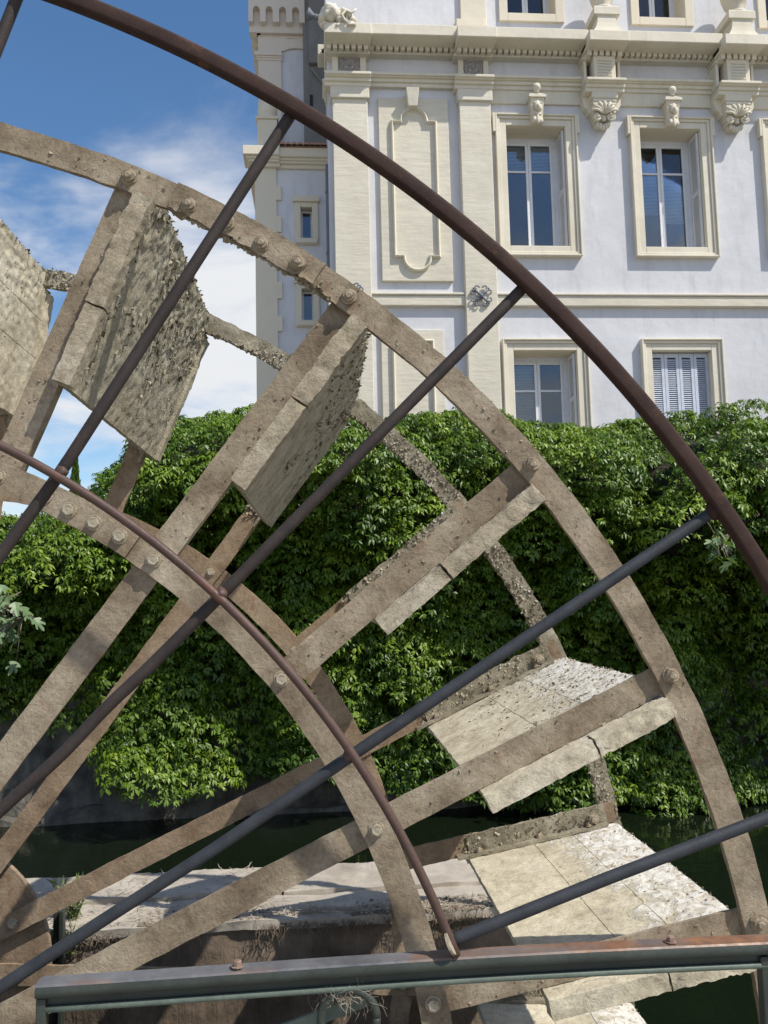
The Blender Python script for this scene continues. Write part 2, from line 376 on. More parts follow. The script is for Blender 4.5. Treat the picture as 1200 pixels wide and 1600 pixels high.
M['coping'] = mat_wall('pale_coping', (0.32, 0.28, 0.23), (0.49, 0.44, 0.37), 5.0, stain=(0.19, 0.155, 0.115), bd=0.02, fs=60)
M['canal_wall'] = mat_wall('canal_wall_stone', (0.075, 0.068, 0.056), (0.27, 0.245, 0.205), 4.5, stain=(0.035, 0.032, 0.024), bd=0.05, fs=22, streak=3.0, sdir=(1.5, 1, 0.8))
M['ground'] = mat_wall('pale_ground', (0.26, 0.24, 0.19), (0.36, 0.33, 0.27), 0.4)
M['paving'] = mat_wall('paving', (0.32, 0.30, 0.26), (0.42, 0.40, 0.36), 0.8)

def mat_glass():
    m, t, b = mat_base('window_glass'); t.nodes.remove(b)
    out = t.nodes['Material Output']
    tr = N(t, 'ShaderNodeBsdfTransparent'); tr.inputs[0].default_value = (0.80, 0.86, 0.90, 1)
    gl = N(t, 'ShaderNodeBsdfGlossy'); gl.inputs['Roughness'].default_value = 0.02; gl.inputs['Color'].default_value = (0.92, 0.95, 1, 1)
    fr = N(t, 'ShaderNodeFresnel'); fr.inputs['IOR'].default_value = 1.75
    mx = N(t, 'ShaderNodeMixShader')
    t.links.new(fr.outputs[0], mx.inputs[0]); t.links.new(tr.outputs[0], mx.inputs[1]); t.links.new(gl.outputs[0], mx.inputs[2])
    nb = noise_node(t, 1.2, 2, 0.5); bn = N(t, 'ShaderNodeBump'); bn.inputs['Strength'].default_value = 0.05; bn.inputs['Distance'].default_value = 0.03
    t.links.new(nb.outputs['Fac'], bn.inputs['Height']); t.links.new(bn.outputs[0], gl.inputs['Normal'])
    t.links.new(mx.outputs[0], out.inputs['Surface']); return m
M['glass'] = mat_glass()
def mat_leaf(name, c_dark, c_mid, c_light, transl=0.22, rough=0.42):
    m, t, b = mat_base(name)
    at = N(t, 'ShaderNodeAttribute'); at.attribute_name = 'tone'
    c = ramp(t, at.outputs['Fac'], [(0.0, c_dark), (0.55, c_mid), (1.0, c_light)]).outputs[0]
    t.links.new(c, b.inputs['Base Color']); b.inputs['Roughness'].default_value = rough; b.inputs['Specular IOR Level'].default_value = 0.4
    tl = N(t, 'ShaderNodeBsdfTranslucent'); c2 = mixc(t, 1.0, c, (1.5, 1.55, 0.6), 'MULTIPLY'); t.links.new(c2, tl.inputs['Color'])
    mx = N(t, 'ShaderNodeMixShader'); mx.inputs[0].default_value = transl
    t.links.new(b.outputs[0], mx.inputs[1]); t.links.new(tl.outputs[0], mx.inputs[2])
    t.links.new(mx.outputs[0], t.nodes['Material Output'].inputs['Surface']); return m
M['leaf'] = mat_leaf('creeper_leaf', (0.040, 0.086, 0.009), (0.112, 0.190, 0.016), (0.25, 0.34, 0.036))
M['fig'] = mat_leaf('fig_leaf', (0.10, 0.17, 0.07), (0.15, 0.23, 0.10), (0.22, 0.30, 0.15), 0.25, 0.45)
M['stem'] = mat_paint('creeper_dark_core', (0.030, 0.028, 0.016), (0.045, 0.042, 0.022), None, rough=0.9, scale=5)  # dark brown for the light-blocking core inside the creeper
M['twig'] = mat_paint('bark', (0.16, 0.13, 0.10), (0.22, 0.18, 0.14), None, rough=0.9, scale=10)
M['straw'] = mat_paint('dry_straw', (0.34, 0.28, 0.20), (0.58, 0.51, 0.41), None, rough=0.9, scale=8)
M['roots'] = mat_paint('dead_roots', (0.13, 0.10, 0.07), (0.26, 0.21, 0.15), None, rough=0.95, scale=9)
M['weed'] = mat_leaf('weed_leaf', (0.10, 0.15, 0.05), (0.16, 0.20, 0.08), (0.24, 0.26, 0.13), 0.2, 0.6)
def mat_water():
    m, t, b = mat_base('canal_water')
    b.inputs['Base Color'].default_value = (0.006, 0.010, 0.005, 1); b.inputs['Roughness'].default_value = 0.04
    b.inputs['IOR'].default_value = 1.33
    n1 = noise_node(t, 1.6, 3, 0.5, stretch=(0.7, 1.6, 1)); n2 = noise_node(t, 9, 3, 0.5, stretch=(0.6, 1.5, 1))
    bump(t, b, [(n1.outputs['Fac'], 0.15, 0.05), (n2.outputs['Fac'], 0.12, 0.015)])
    return m
M['water'] = mat_water()
def mat_rosette():
    m, t, b = mat_base('rosette_tile')
    n = noise_node(t, 18, 5, 0.6)
    c = ramp(t, n.outputs['Fac'], [(0.3, (0.20, 0.17, 0.15)), (0.5, (0.32, 0.30, 0.30)), (0.7, (0.38, 0.33, 0.27))]).outputs[0]
    t.links.new(c, b.inputs['Base Color']); b.inputs['Roughness'].default_value = 0.5; return m
M['rosette'] = mat_rosette()

# ================================================================== THE SETTING
WATER_Z = -0.75; WALL_Y = 9.5
mb = MB(); mb.box(-800, 800, WALL_Y+0.5, 3000, -3, 0.15)
gr = mb.build('ground', M['ground']); gr['kind'] = 'structure'
mb = MB(); mb.box(-60, 60, -60, 1.84, -3, 0.0)
pv = mb.build('quay', M['paving']); pv['kind'] = 'structure'
wv = np.array([(-60, 1.5, WATER_Z), (60, 1.5, WATER_Z), (60, WALL_Y+0.2, WATER_Z), (-60, WALL_Y+0.2, WATER_Z)])
wa = mesh_obj('water', wv, [(0, 1, 2, 3)], M['water']); wa['kind'] = 'structure'

# far canal wall
cw = empty('canal_wall', (0, WALL_Y, WATER_Z), 'old grey stone canal wall at the waterline under the green creeper', 'wall')
def fm_cw(u, v, w_): return np.stack([-30+60*u, WALL_Y+0.48*v, -2.2+2.9*w_], -1)
V, Fc = rough_box(240, 2, 26, fm_cw, lambda P: vec_noise(P, 1.6, 3, 5)*np.array([0.02, 0.07, 0.03]))
mesh_obj('masonry', V, Fc, M['canal_wall'], cw, True)
V, Fc = rough_box(160, 3, 3, lambda u, v, w_: np.stack([-20+40*u, WALL_Y-0.10+0.2*v, WATER_Z-0.2+0.30*w_], -1), lambda P: vec_noise(P, 3.0, 8, 4)*np.array([0.03, 0.10, 0.09]))
mesh_obj('footing', V, Fc, M['canal_wall'], cw, True)

# ================================================================== THE VILLA
FY = 15.0
def X(px, py, Y): return float(U(px, py, Y)[0])
def Zz(px, py, Y): return float(U(px, py, Y)[2])
def rect(p0x, p0y, p1x, p1y, Y):
    mx, my = (p0x+p1x)/2, (p0y+p1y)/2
    return X(p0x, my, Y), X(p1x, my, Y), Zz(mx, p1y, Y), Zz(mx, p0y, Y)   # x0,x1,z0,z1
villa = empty('villa', (4.5, FY, 0.15), 'large lilac-white villa with cream stone pilasters, cornice and tall windows', 'building')
XL = X(514, 300, FY); XR = 16.0; ZT = 16.6
REV = 0.42
wins = {   # opening rectangles on the wall plane (pixels)
    'a': (793, 199, 886, 386), 'b': (1003, 203, 1098, 387), 'c': (804, 548, 903, 690), 'd': (1021, 549, 1114, 690),
    'e': (789, -150, 863, 23), 'f': (993, -145, 1064, 29), 'g': (1209, 210, 1305, 392), 'h': (1190, -140, 1262, 36), 'i': (1236, 550, 1332, 690)}
wr = {k: rect(*v, FY) for k, v in wins.items()}
# keep rows aligned
for row in (('a', 'b', 'g'), ('c', 'd', 'i'), ('e', 'f', 'h')):
    z0 = sum(wr[k][2] for k in row[:2])/2; z1 = sum(wr[k][3] for k in row[:2])/2
    for k in row: wr[k] = (wr[k][0], wr[k][1], z0, z1)
xs = sorted({XL, XR, *[v[0] for v in wr.values()], *[v[1] for v in wr.values()]})
zs = sorted({0.15, ZT, *[v[2] for v in wr.values()], *[v[3] for v in wr.values()]})
mb = MB()
for i in range(len(xs)-1):
    for j in range(len(zs)-1):
        cx_, cz_ = (xs[i]+xs[i+1])/2, (zs[j]+zs[j+1])/2
        if any(r[0] < cx_ < r[1] and r[2] < cz_ < r[3] for r in wr.values()): continue
        mb.add([(xs[i], FY, zs[j]), (xs[i+1], FY, zs[j]), (xs[i+1], FY, zs[j+1]), (xs[i], FY, zs[j+1])], [(0, 1, 2, 3)])
wall = mesh_obj('wall', np.array(mb.v), mb.f, M['plaster'], villa)
mb = MB(); mb.box(XL, XL+0.45, FY+0.01, 26, 0.15, ZT); mb.build('wall', M['plaster'], villa)
mb = MB(); mb.box(XR-0.4, XR, FY+0.01, 26, 0.15, ZT); mb.box(XL+0.46, XR-0.41, 25.6, 26, 0.15, ZT); mb.build('wall', M['plaster'], villa)
mb = MB(); mb.box(XL+0.46, XR-0.41, FY+3.2, FY+3.3, 0.15, ZT-0.1); mb.build('dark_inner_wall', M['room'], villa)
mb = MB(); mb.prism_x([(FY-0.9, ZT+0.01), (26.9, ZT+0.01), (20.5, ZT+2.4)], XL-0.6, XR+0.6); mb.build('roof', M['roof_tile'], villa)

def mould(mbx, x0, x1, bands, extra=0.0, endcap=0.0):
    """bands of (y_top_px, y_bottom_px, protrusion) read at pixel column 660"""
    for (yt, yb, p) in bands:
        Y = FY-p-extra
        z1, z0 = Zz(660, yt, Y), Zz(660, yb, Y)
        if z1 <= z0: continue
        mbx.box(x0-endcap, x1+endcap, Y, FY+0.02, z0, z1)
CORN = [(38, 54.5, 0.60), (55.5, 58.5, 0.42), (59, 66.5, 0.36), (67, 70, 0.30), (81, 85.0, 0.17)]
DENT = (70.5, 80.5, 0.24)
ARCH = [(113, 117.5, 0.22), (117.5, 121, 0.18), (121, 128.5, 0.13), (128.5, 136.5, 0.085)]
ARCH2 = [(137.3, 158.5, 0.05)]
def xat(px, p, py=110): return X(px, py, FY-p)
res = [(514, 577), (713, 769), (913, 969), (1119, 1177), (1326, 1384)]   # breaks forward in pixels
RX = [(xat(a, 0.3), xat(b, 0.3)) for a, b in res]
RX[0] = (XL-0.02, RX[0][1])
mb = MB()
edges = [(RX[i][1], RX[i+1][0]) for i in range(len(RX)-1)] + [(RX[-1][1], XR)]
for i, (x0, x1) in enumerate(edges): mould(mb, x0-0.02, x1+0.02, CORN)
for i, (x0, x1) in enumerate(RX): mould(mb, x0, x1, CORN, 0.10 if i < 2 else 0.17, 0.03)
# return along the left flank
for (yt, yb, p) in CORN:
    Y = FY-p; mb.box(XL-p*0.28, XL+0.02, FY+0.03, FY+0.45, Zz(660, yb, Y), Zz(660, yt, Y))
bevel(mb.build('cornice', M['stone_smooth'], villa), 0.012, 1)
mb = MB()
for i, (x0, x1) in enumerate(edges + RX):
    ex = 0 if i < len(edges) else (0.12 if i-len(edges) < 2 else 0.22)
    Y = FY-DENT[2]-ex; z0, z1 = Zz(660, DENT[1], Y), Zz(660, DENT[0], Y)
    mb.box(x0, x1, FY-0.14-ex, FY+0.02, z0, z1+0.01)
    n = max(3, int((x1-x0)/0.112)); st = (x1-x0)/n
    for k in range(n): mb.box(x0+k*st+st*0.16, x0+k*st+st*0.84, Y-0.02, FY-0.13-ex, z0+0.012, z1)
dn = mb.build('dentils', M['stone_smooth'], villa); dn['kind'] = 'stuff'
mb = MB()
for i, (x0, x1) in enumerate(edges):
    mould(mb, x0-0.02, x1+0.02, ARCH)
    if i > 0: mould(mb, x0-0.02, x1+0.02, ARCH2)
for i, (x0, x1) in enumerate(RX): mould(mb, x0, x1, ARCH, 0.14 if i < 2 else 0.30, 0.03)
for (yt, yb, p) in ARCH:
    Y = FY-p; mb.box(XL-p*0.4, XL+0.02, FY+0.03, FY+0.6, Zz(660, yb, Y), Zz(660, yt, Y))
bevel(mb.build('architrave', M['stone_smooth'], villa), 0.010, 1)
# string course
mb = MB()
zc0, zc1 = Zz(900, 478, FY-0.10), Zz(900, 462, FY-0.10)
mb.box(XL-0.05, XR, FY-0.10, FY+0.02, zc0, zc1); mb.box(XL-0.06, XR, FY-0.13, FY+0.02, zc1-0.001, zc1+0.045)
bevel(mb.build('string_course', M['stone'], villa), 0.012, 1)
# pilasters
for i, (a, b_, pp) in enumerate(((519, 574, 0.16), (717, 766, 0.16))):
    zt = Zz(660, 136.4, FY-pp); mb = MB()
    x0, x1 = X(a, 150, FY-pp), X(b_, 150, FY-pp)
    mb.box(x0, x1, FY-pp, FY+0.02, 0.15, zt)
    zb = Zz(660, 157, FY-pp); mb.box(x0-0.035, x1+0.035, FY-pp-0.05, FY+0.02, zb, zt)
    bevel(mb.build('pilaster', M['stone'], villa), 0.012, 1)
    # frieze block with rosette
    yy = FY-0.14
    z0, z1 = Zz(660, 113, FY-0.2)+0.0, Zz(660, 84.6, FY-0.2)
    xm = (x0+x1)/2; mb = MB(); hw = (x1-x0)/2-0.01
    ro = hw*0.66
    mb.box(x0+0.01, xm-ro, yy, FY+0.02, z0, z1); fb = mb.build('frieze_block', M['stone_smooth'], villa)
    mb = MB(); mb.box(xm+ro, x1-0.01, yy, FY+0.02, z0, z1); mb.build('frieze_block', M['stone_smooth'], villa)
    zm = (z0+z1)/2; mb = MB(); mb.box(xm-ro-0.001, xm+ro+0.001, yy+0.03, FY+0.02, z0, z1)
    tl = mb.build('rosette', M['rosette'], fb); mb = MB(); rr = min(ro, (z1-z0)/2)
    mb.lathe([(rr*0.98, 0), (rr*0.98, 0.02), (rr*0.86, 0.03), (rr*0.84, 0.005)], (xm, yy+0.031, zm), (0, -1, 0), 24)
    for k in range(4):
        an = math.pi/4 + k*math.pi/2; mb.blob((xm+rr*0.45*math.cos(an), yy+0.03, zm+rr*0.45*math.sin(an)), (rr*0.3, 0.018, rr*0.3), k, 0.05, 2, 1)
    mb.blob((xm, yy+0.025, zm), (rr*0.2, 0.03, rr*0.2), 3, 0.05, 2, 1)
    mb.build('rosette_relief', M['rosette'], fb, True)
# upper pilaster foot on the attic
mb = MB(); Y = FY-0.08
x0, x1, z0, z1 = rect(716, -200, 756, 40, Y); mb.box(x0, x1, Y, FY+0.02, z0, min(z1, ZT))
x0, x1, z0, z1 = rect(713, 29, 758, 41, Y-0.03); mb.box(x0, x1, Y-0.03, FY+0.02, z0, z1)
bevel(mb.build('attic_pilaster', M['ochre'], villa), 0.01, 1)

# consoles (brackets) with shell ornament and the vases above
def console(i):
    x0, x1 = RX[i]; xm = (x0+x1)/2; hw = (x1-x0)/2
    zf0, zf1 = Zz(660, 113, FY-0.5), Zz(660, 84.6, FY-0.4)
    mb = MB()
    mb.box(xm-hw*0.60, xm+hw*0.60, FY-0.44, FY+0.02, zf0-0.02, zf1+0.04)
    mb.box(xm-hw*1.02, xm-hw*0.86, FY-0.30, FY+0.02, zf0-0.02, zf1+0.04); mb.box(xm+hw*0.86, xm+hw*1.02, FY-0.30, FY+0.02, zf0-0.02, zf1+0.04)
    zA = Zz(660, 136, FY-0.4); zB = Zz(660, 147, FY-0.36); zC = Zz(660, 187, FY-0.25)
    mb.box(xm-hw*0.72, xm+hw*0.72, FY-0.38, FY+0.02, zB, zA+0.02)
    # stepped side wings
    mb.prism([(xm-hw*1.05, zA+0.02), (xm-hw*1.05, zB-0.02), (xm-hw*0.95, zB-0.10), (xm-hw*0.80, zB-0.12), (xm-hw*0.72, zB-0.20), (xm+hw*0.72, zB-0.20), (xm+hw*0.80, zB-0.12), (xm+hw*0.95, zB-0.10), (xm+hw*1.05, zB-0.02), (xm+hw*1.05, zA+0.02)], FY-0.20, FY+0.02)
    # tapering bracket body
    nst = 7
    for k in range(nst):
        t0_, t1_ = k/nst, (k+1)/nst
        ww = hw*0.66*(1-0.55*t0_**2); dp = 0.34*(1-0.75*t0_**1.6)
        mb.box(xm-ww, xm+ww, FY-0.02-dp, FY+0.02, zB+(zC-zB)*t1_, zB+(zC-zB)*t0_+0.001*k)
    c = bevel(mb.build('console', M['stone_smooth'], villa), 0.014, 2)
    for s in (-1, 1):
        mb = MB(); mb.box(xm+s*hw*0.73-hw*0.13, xm+s*hw*0.73+hw*0.13, FY-0.16, FY+0.01, zf0-0.01, zf1+0.02); mb.build('slot', M['vent_dark'], c)
    mb = MB(); gw = hw*0.40
    for r_ in range(6):
        for q in range(8):
            xx = xm-gw+2*gw*(q+0.5)/8; zz = zf0+0.04+(zf1-zf0-0.07)*(r_+0.5)/6
            mb.box(xx-gw*0.085, xx+gw*0.085, FY-0.455, FY-0.43, zz-0.014, zz+0.014)
    g = mb.build('grille_studs', M['stone_smooth'], c); g['kind'] = 'stuff'
    # shell: fan of petals, two volutes, tassel
    mb = MB(); zs_ = zB-(zB-zC)*0.62; L = (zB-zC)*0.62
    for k in range(7):
        an = math.radians(90+(k-3)*24); ln = L*(1.0 if k in (2, 3, 4) else 0.85)
        pts = [np.array([xm+hw*0.10*math.cos(an), FY-0.30, zs_]) + np.array([math.cos(an)*ln*s*(1+0.1*s), -0.07*math.sin(math.pi*s), math.sin(an)*ln*s]) for s in np.linspace(0, 1, 7)]
        mb.tube(pts, np.array([0.012, 0.020, 0.026, 0.030, 0.032, 0.026, 0.010])*0.9, 6)
    for s in (-1, 1):
        pts = [np.array([xm+s*hw*0.42 + 0.085*(1-t*0.8)*math.cos(a), FY-0.27-0.05*t, zs_-0.06+0.085*(1-t*0.8)*math.sin(a)]) for t, a in ((q/16, s*q/16*9.0+math.pi/2) for q in range(17))]
        mb.tube(pts, 0.024, 6)
        mb.blob((xm+s*hw*0.42, FY-0.27, zs_-0.06), (0.06, 0.06, 0.06), 2, 0.1, 2, 1)
    for k in range(5):
        mb.blob((xm+(k-2)*0.052, FY-0.20, zs_-0.22+abs(k-2)*0.03), (0.034, 0.055, 0.075), k, 0.1, 2, 1)
    mb.blob((xm, FY-0.24, zs_-0.08), (0.06, 0.05, 0.05), 4, 0.1, 2, 1)
    mb.build('shell_ornament', M['stone_smooth'], c, True)
    # vase pedestal standing on the cornice ledge
    Y = FY-0.60; zb = Zz(660, 38, FY-0.84)
    mb = MB(); h = 0.62
    prof = [(1.00, 0), (1.00, 0.06), (0.93, 0.10), (0.78, 0.17), (0.66, 0.27), (0.62, 0.37), (0.62, 0.40), (0.88, 0.42), (0.88, 0.56), (0.80, 0.58)]
    for k in range(len(prof)-1):
        a0, h0 = prof[k]; a1, h1 = prof[k+1]
        if h1 == h0: continue
        b0, b1 = hw*0.80*a0, hw*0.80*a1
        V = [(xm-b0, Y-0.12*a0, zb+h0), (xm+b0, Y-0.12*a0, zb+h0), (xm+b0, FY+0.02, zb+h0), (xm-b0, FY+0.02, zb+h0), (xm-b1, Y-0.12*a1, zb+h1), (xm+b1, Y-0.12*a1, zb+h1), (xm+b1, FY+0.02, zb+h1), (xm-b1, FY+0.02, zb+h1)]
        mb.add(V, [(0, 1, 5, 4), (1, 2, 6, 5), (3, 0, 4, 7), (4, 5, 6, 7), (0, 3, 2, 1)])
    ped = mb.build('pedestal', M['stone_smooth'], villa)
    mb = MB(); mb.lathe([(0.16, 0), (0.20, 0.03), (0.20, 0.07), (0.14, 0.10), (0.12, 0.16), (0.2, 0.24), (0.26, 0.45), (0.27, 0.62), (0.2, 0.75), (0.12, 0.8), (0.02, 0.95)], (xm, Y+0.14, zb+0.581), (0, 0, 1), 18)
    mb.build('urn', M['stone_smooth'], ped, True)
for i in (2, 3, 4): console(i)

def frame_boxes(mbx, r, wd, p, ytop=0.0, off=0.0, bottom=True):
    """picture-frame of boxes round an opening r=(x0,x1,z0,z1); off = distance of inner edge from opening"""
    x0, x1, z0, z1 = r[0]-off, r[1]+off, r[2]-off, r[3]+off
    Y0, Y1 = FY-p, FY+0.02
    mbx.box(x0-wd, x0, Y0, Y1, z0-(wd if bottom else 0), z1+wd); mbx.box(x1, x1+wd, Y0, Y1, z0-(wd if bottom else 0), z1+wd)
    mbx.box(x0, x1, Y0, Y1, z1, z1+wd)
    if bottom: mbx.box(x0, x1, Y0, Y1, z0-wd, z0)
def window(k, style):
    r = wr[k]; x0, x1, z0, z1 = r; mb = MB()
    if style in ('tall', 'low', 'shut'):
        frame_boxes(mb, r, 0.125, 0.055); frame_boxes(mb, r, 0.055, 0.085, off=0.125); frame_boxes(mb, r, 0.035, 0.12, off=0.18)
        if style == 'tall':
            for s in (-1, 1):
                xe = x0-0.215 if s < 0 else x1+0.215
                mb.box(min(xe, xe+s*0.05), max(xe, xe+s*0.05), FY-0.12, FY+0.02, z1-0.16, z1+0.214)
    else:
        frame_boxes(mb, r, 0.17, 0.05)
    # reveal
    t = 0.03; yi = FY+REV+0.12
    mb.box(x0-t, x0, FY+0.021, yi, z0-t, z1+t); mb.box(x1, x1+t, FY+0.021, yi, z0-t, z1+t)
    mb.box(x0, x1, FY+0.021, yi, z1, z1+t); mb.box(x0, x1, FY+0.021, yi, z0-t, z0)
    wn = bevel(mb.build('window', M['stone_smooth'] if style != 'attic' else M['ochre'], villa), 0.008, 1)
    Y = FY+REV
    if style == 'shut':
        # closed louvred shutters, flush in the opening
        Ys = FY+0.10; wd = (x1-x0)/4
        for q in range(4):
            a, b_ = x0+q*wd+0.004, x0+(q+1)*wd-0.004; mb = MB(); st = 0.055
            mb.box(a, a+st, Ys, Ys+0.045, z0, z1-0.02); mb.box(b_-st, b_, Ys, Ys+0.045, z0, z1-0.02)
            zr = [z0, z0+0.75, z1-0.02]
            mb.box(a+st, b_-st, Ys, Ys+0.045, z1-0.10, z1-0.02); mb.box(a+st, b_-st, Ys, Ys+0.045, z0, z0+0.08)
            lf = mb.build('shutter_leaf', M['grey_wood'], wn); mb = MB(); zz = z0+0.09
            while zz < z1-0.12:
                mb.prism_x([(Ys+0.004, zz), (Ys+0.010, zz-0.004), (Ys+0.042, zz+0.030), (Ys+0.036, zz+0.034)], a+st-0.002, b_-st+0.002); zz += 0.040
            lv = mb.build('louvres', M['grey_wood'], wn); lv['kind'] = 'stuff'
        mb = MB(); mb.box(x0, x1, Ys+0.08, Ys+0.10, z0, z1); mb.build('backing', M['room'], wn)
        return wn
    # casement: outer frame, two leaves, transom
    fw = 0.045; lw = 0.055; xm = (x0+x1)/2; mb = MB()
    sh = 0.09   # folded shutters eat some width on the right
    X1 = x1-sh if style != 'attic' else x1; X0 = x0
    mb.box(X0, X0+fw, Y, Y+0.06, z0, z1); mb.box(X1-fw, x1, Y, Y+0.06, z0, z1); mb.box(X0+fw, X1-fw, Y, Y+0.06, z1-0.09, z1); mb.box(X0+fw, X1-fw, Y, Y+0.06, z0, z0+0.03)
    cf = mb.build('casing', M['white_wood'], wn)
    zt = z1-0.09-(z1-z0)*(0.25 if style == 'tall' else 0.33)
    xm = (X0+X1)/2
    for a, b_ in ((X0+fw+0.002, xm-0.002), (xm+0.002, X1-fw-0.002)):
        mb = MB(); Ya = Y-0.012; zb, ztop = z0+0.032, z1-0.092
        mb.box(a, a+lw, Ya, Ya+0.05, zb, ztop); mb.box(b_-lw, b_, Ya, Ya+0.05, zb, ztop)
        mb.box(a+lw, b_-lw, Ya, Ya+0.05, ztop-lw, ztop); mb.box(a+lw, b_-lw, Ya, Ya+0.05, zb, zb+lw); mb.box(a+lw, b_-lw, Ya, Ya+0.05, zt-0.02, zt+0.02)
        bevel(mb.build('sash', M['white_wood'], wn), 0.006, 1)
        for q0, q1 in ((zb+lw, zt-0.02), (zt+0.02, ztop-lw)):
            mb = MB(); mb.box(a+lw-0.004, b_-lw+0.004, Ya+0.022, Ya+0.027, q0-0.004, q1+0.004); mb.build('pane', M['glass'], wn)
    # blinds
    drop = {'a': (0.26, 0.26), 'b': (0.62, 0.70), 'c': (1.0, 0.0), 'g': (0.4, 0.4), 'i': (0.5, 0.2)}.get(k)
    if drop:
        for q, (a, b_) in enumerate(((X0+fw, xm-0.01), (xm+0.01, X1-fw))):
            if drop[q] <= 0: continue
            mb = MB(); zz = z1-0.10; ze = z1-0.10-(z1-z0-0.12)*drop[q]
            while zz > ze:
                mb.prism_x([(Y+0.075, zz-0.002), (Y+0.078, zz-0.006), (Y+0.10, zz+0.020), (Y+0.097, zz+0.024)], a, b_); zz -= 0.029
            bl = mb.build('blind', M['blind'], wn); bl['kind'] = 'stuff'
    if style in ('tall', 'low'):
        # shutter folded back against the right reveal
        mb = MB(); xs0, xs1 = x1-0.045, x1-0.012; ya, yb = FY+0.05, FY+REV-0.02
        for (q0, q1) in ((ya, ya+0.05), (yb-0.05, yb)): mb.box(xs0, xs1, q0, q1, z0+0.02, z1-0.02)
        for (q0, q1) in ((z0+0.02, z0+0.10), (z1-0.10, z1-0.02), ((z0+z1)/2-0.04, (z0+z1)/2+0.04)): mb.box(xs0, xs1, ya+0.05, yb-0.05, q0, q1)
        mb.build('folded_shutter', M['white_wood'], wn); mb = MB(); zz = z0+0.12
        while zz < z1-0.12:
            mb.box(xs0+0.004, xs1-0.008, ya+0.05, yb-0.05, zz, zz+0.014); zz += 0.034
        lv = mb.build('louvres', M['white_wood'], wn); lv['kind'] = 'stuff'
    if style == 'tall':
        # bird spikes on the sill
        mb = MB()
        for q in range(26):
            xx = x0+0.03+(X1-x0-0.06)*q/25; mb.tube([(xx, FY+0.30, z0), (xx+rnd.uniform(-.02, .02), FY+0.27+rnd.uniform(-.03, .03), z0+0.11)], 0.0028, 4, (1, 0, 0))
        sp = mb.build('bird_spikes', M['steel'], wn); sp['kind'] = 'stuff'
        # keystone with carved head, cap and ball
        xm = (x0+x1)/2; mb = MB(); zk0 = z1-0.02; zk1 = z1+0.44
        mb.add([(xm-0.10, FY-0.20, zk0), (xm+0.10, FY-0.20, zk0), (xm+0.13, FY-0.26, zk1), (xm-0.13, FY-0.26, zk1), (xm-0.10, FY, zk0), (xm+0.10, FY, zk0), (xm+0.13, FY, zk1), (xm-0.13, FY, zk1)],
               [(0, 1, 2, 3), (1, 5, 6, 2), (4, 0, 3, 7), (3, 2, 6, 7), (0, 4, 5, 1)])
        mb.box(xm-0.165, xm+0.165, FY-0.30, FY, zk1+0.001, zk1+0.05)
        V = [(xm-0.165, FY-0.30, zk1+0.05), (xm+0.165, FY-0.30, zk1+0.05), (xm+0.165, FY, zk1+0.05), (xm-0.165, FY, zk1+0.05), (xm-0.06, FY-0.2, zk1+0.13), (xm+0.06, FY-0.2, zk1+0.13), (xm+0.06, FY-0.08, zk1+0.13), (xm-0.06, FY-0.08, zk1+0.13)]
        mb.add(V, [(0, 1, 5, 4), (1, 2, 6, 5), (2, 3, 7, 6), (3, 0, 4, 7), (4, 5, 6, 7)])
        ks = mb.build('keystone', M['stone_smooth'], wn)
        mb = MB(); mb.lathe([(0.05, -0.05), (0.035, -0.02), (0.04, -0.005), (0.065, 0.02), (0.078, 0.055), (0.078, 0.08), (0.065, 0.115), (0.04, 0.135), (0.005, 0.145)], (xm, FY-0.235, zk1+0.155), (0, 0, 1), 16); mb.build('ball_finial', M['stone_smooth'], wn, True)
        mb = MB(); mb.blob((xm, FY-0.24, zk0+0.30), (0.085, 0.07, 0.10), 5, 0.25, 3); mb.blob((xm, FY-0.30, zk0+0.27), (0.035, 0.04, 0.05), 6, 0.1)
        for s in (-1, 1): mb.blob((xm+s*0.055, FY-0.22, zk0+0.03), (0.05, 0.06, 0.07), 8+s, 0.3, 3); mb.blob((xm+s*0.05, FY-0.25, zk0+0.36), (0.035, 0.03, 0.03), 2)
        mb.blob((xm, FY-0.25, zk0+0.02), (0.05, 0.05, 0.10), 9, 0.3, 3); mb.box(xm-0.07, xm+0.07, FY-0.245, FY-0.2, zk0+0.14, zk0+0.165)
        mb.build('carved_head', M['stone_smooth'], wn, True)
    return wn
for k, s in (('a', 'tall'), ('b', 'tall'), ('g', 'tall'), ('c', 'low'), ('d', 'shut'), ('i', 'low'), ('e', 'attic'), ('f', 'attic'), ('h', 'attic')): window(k, s)

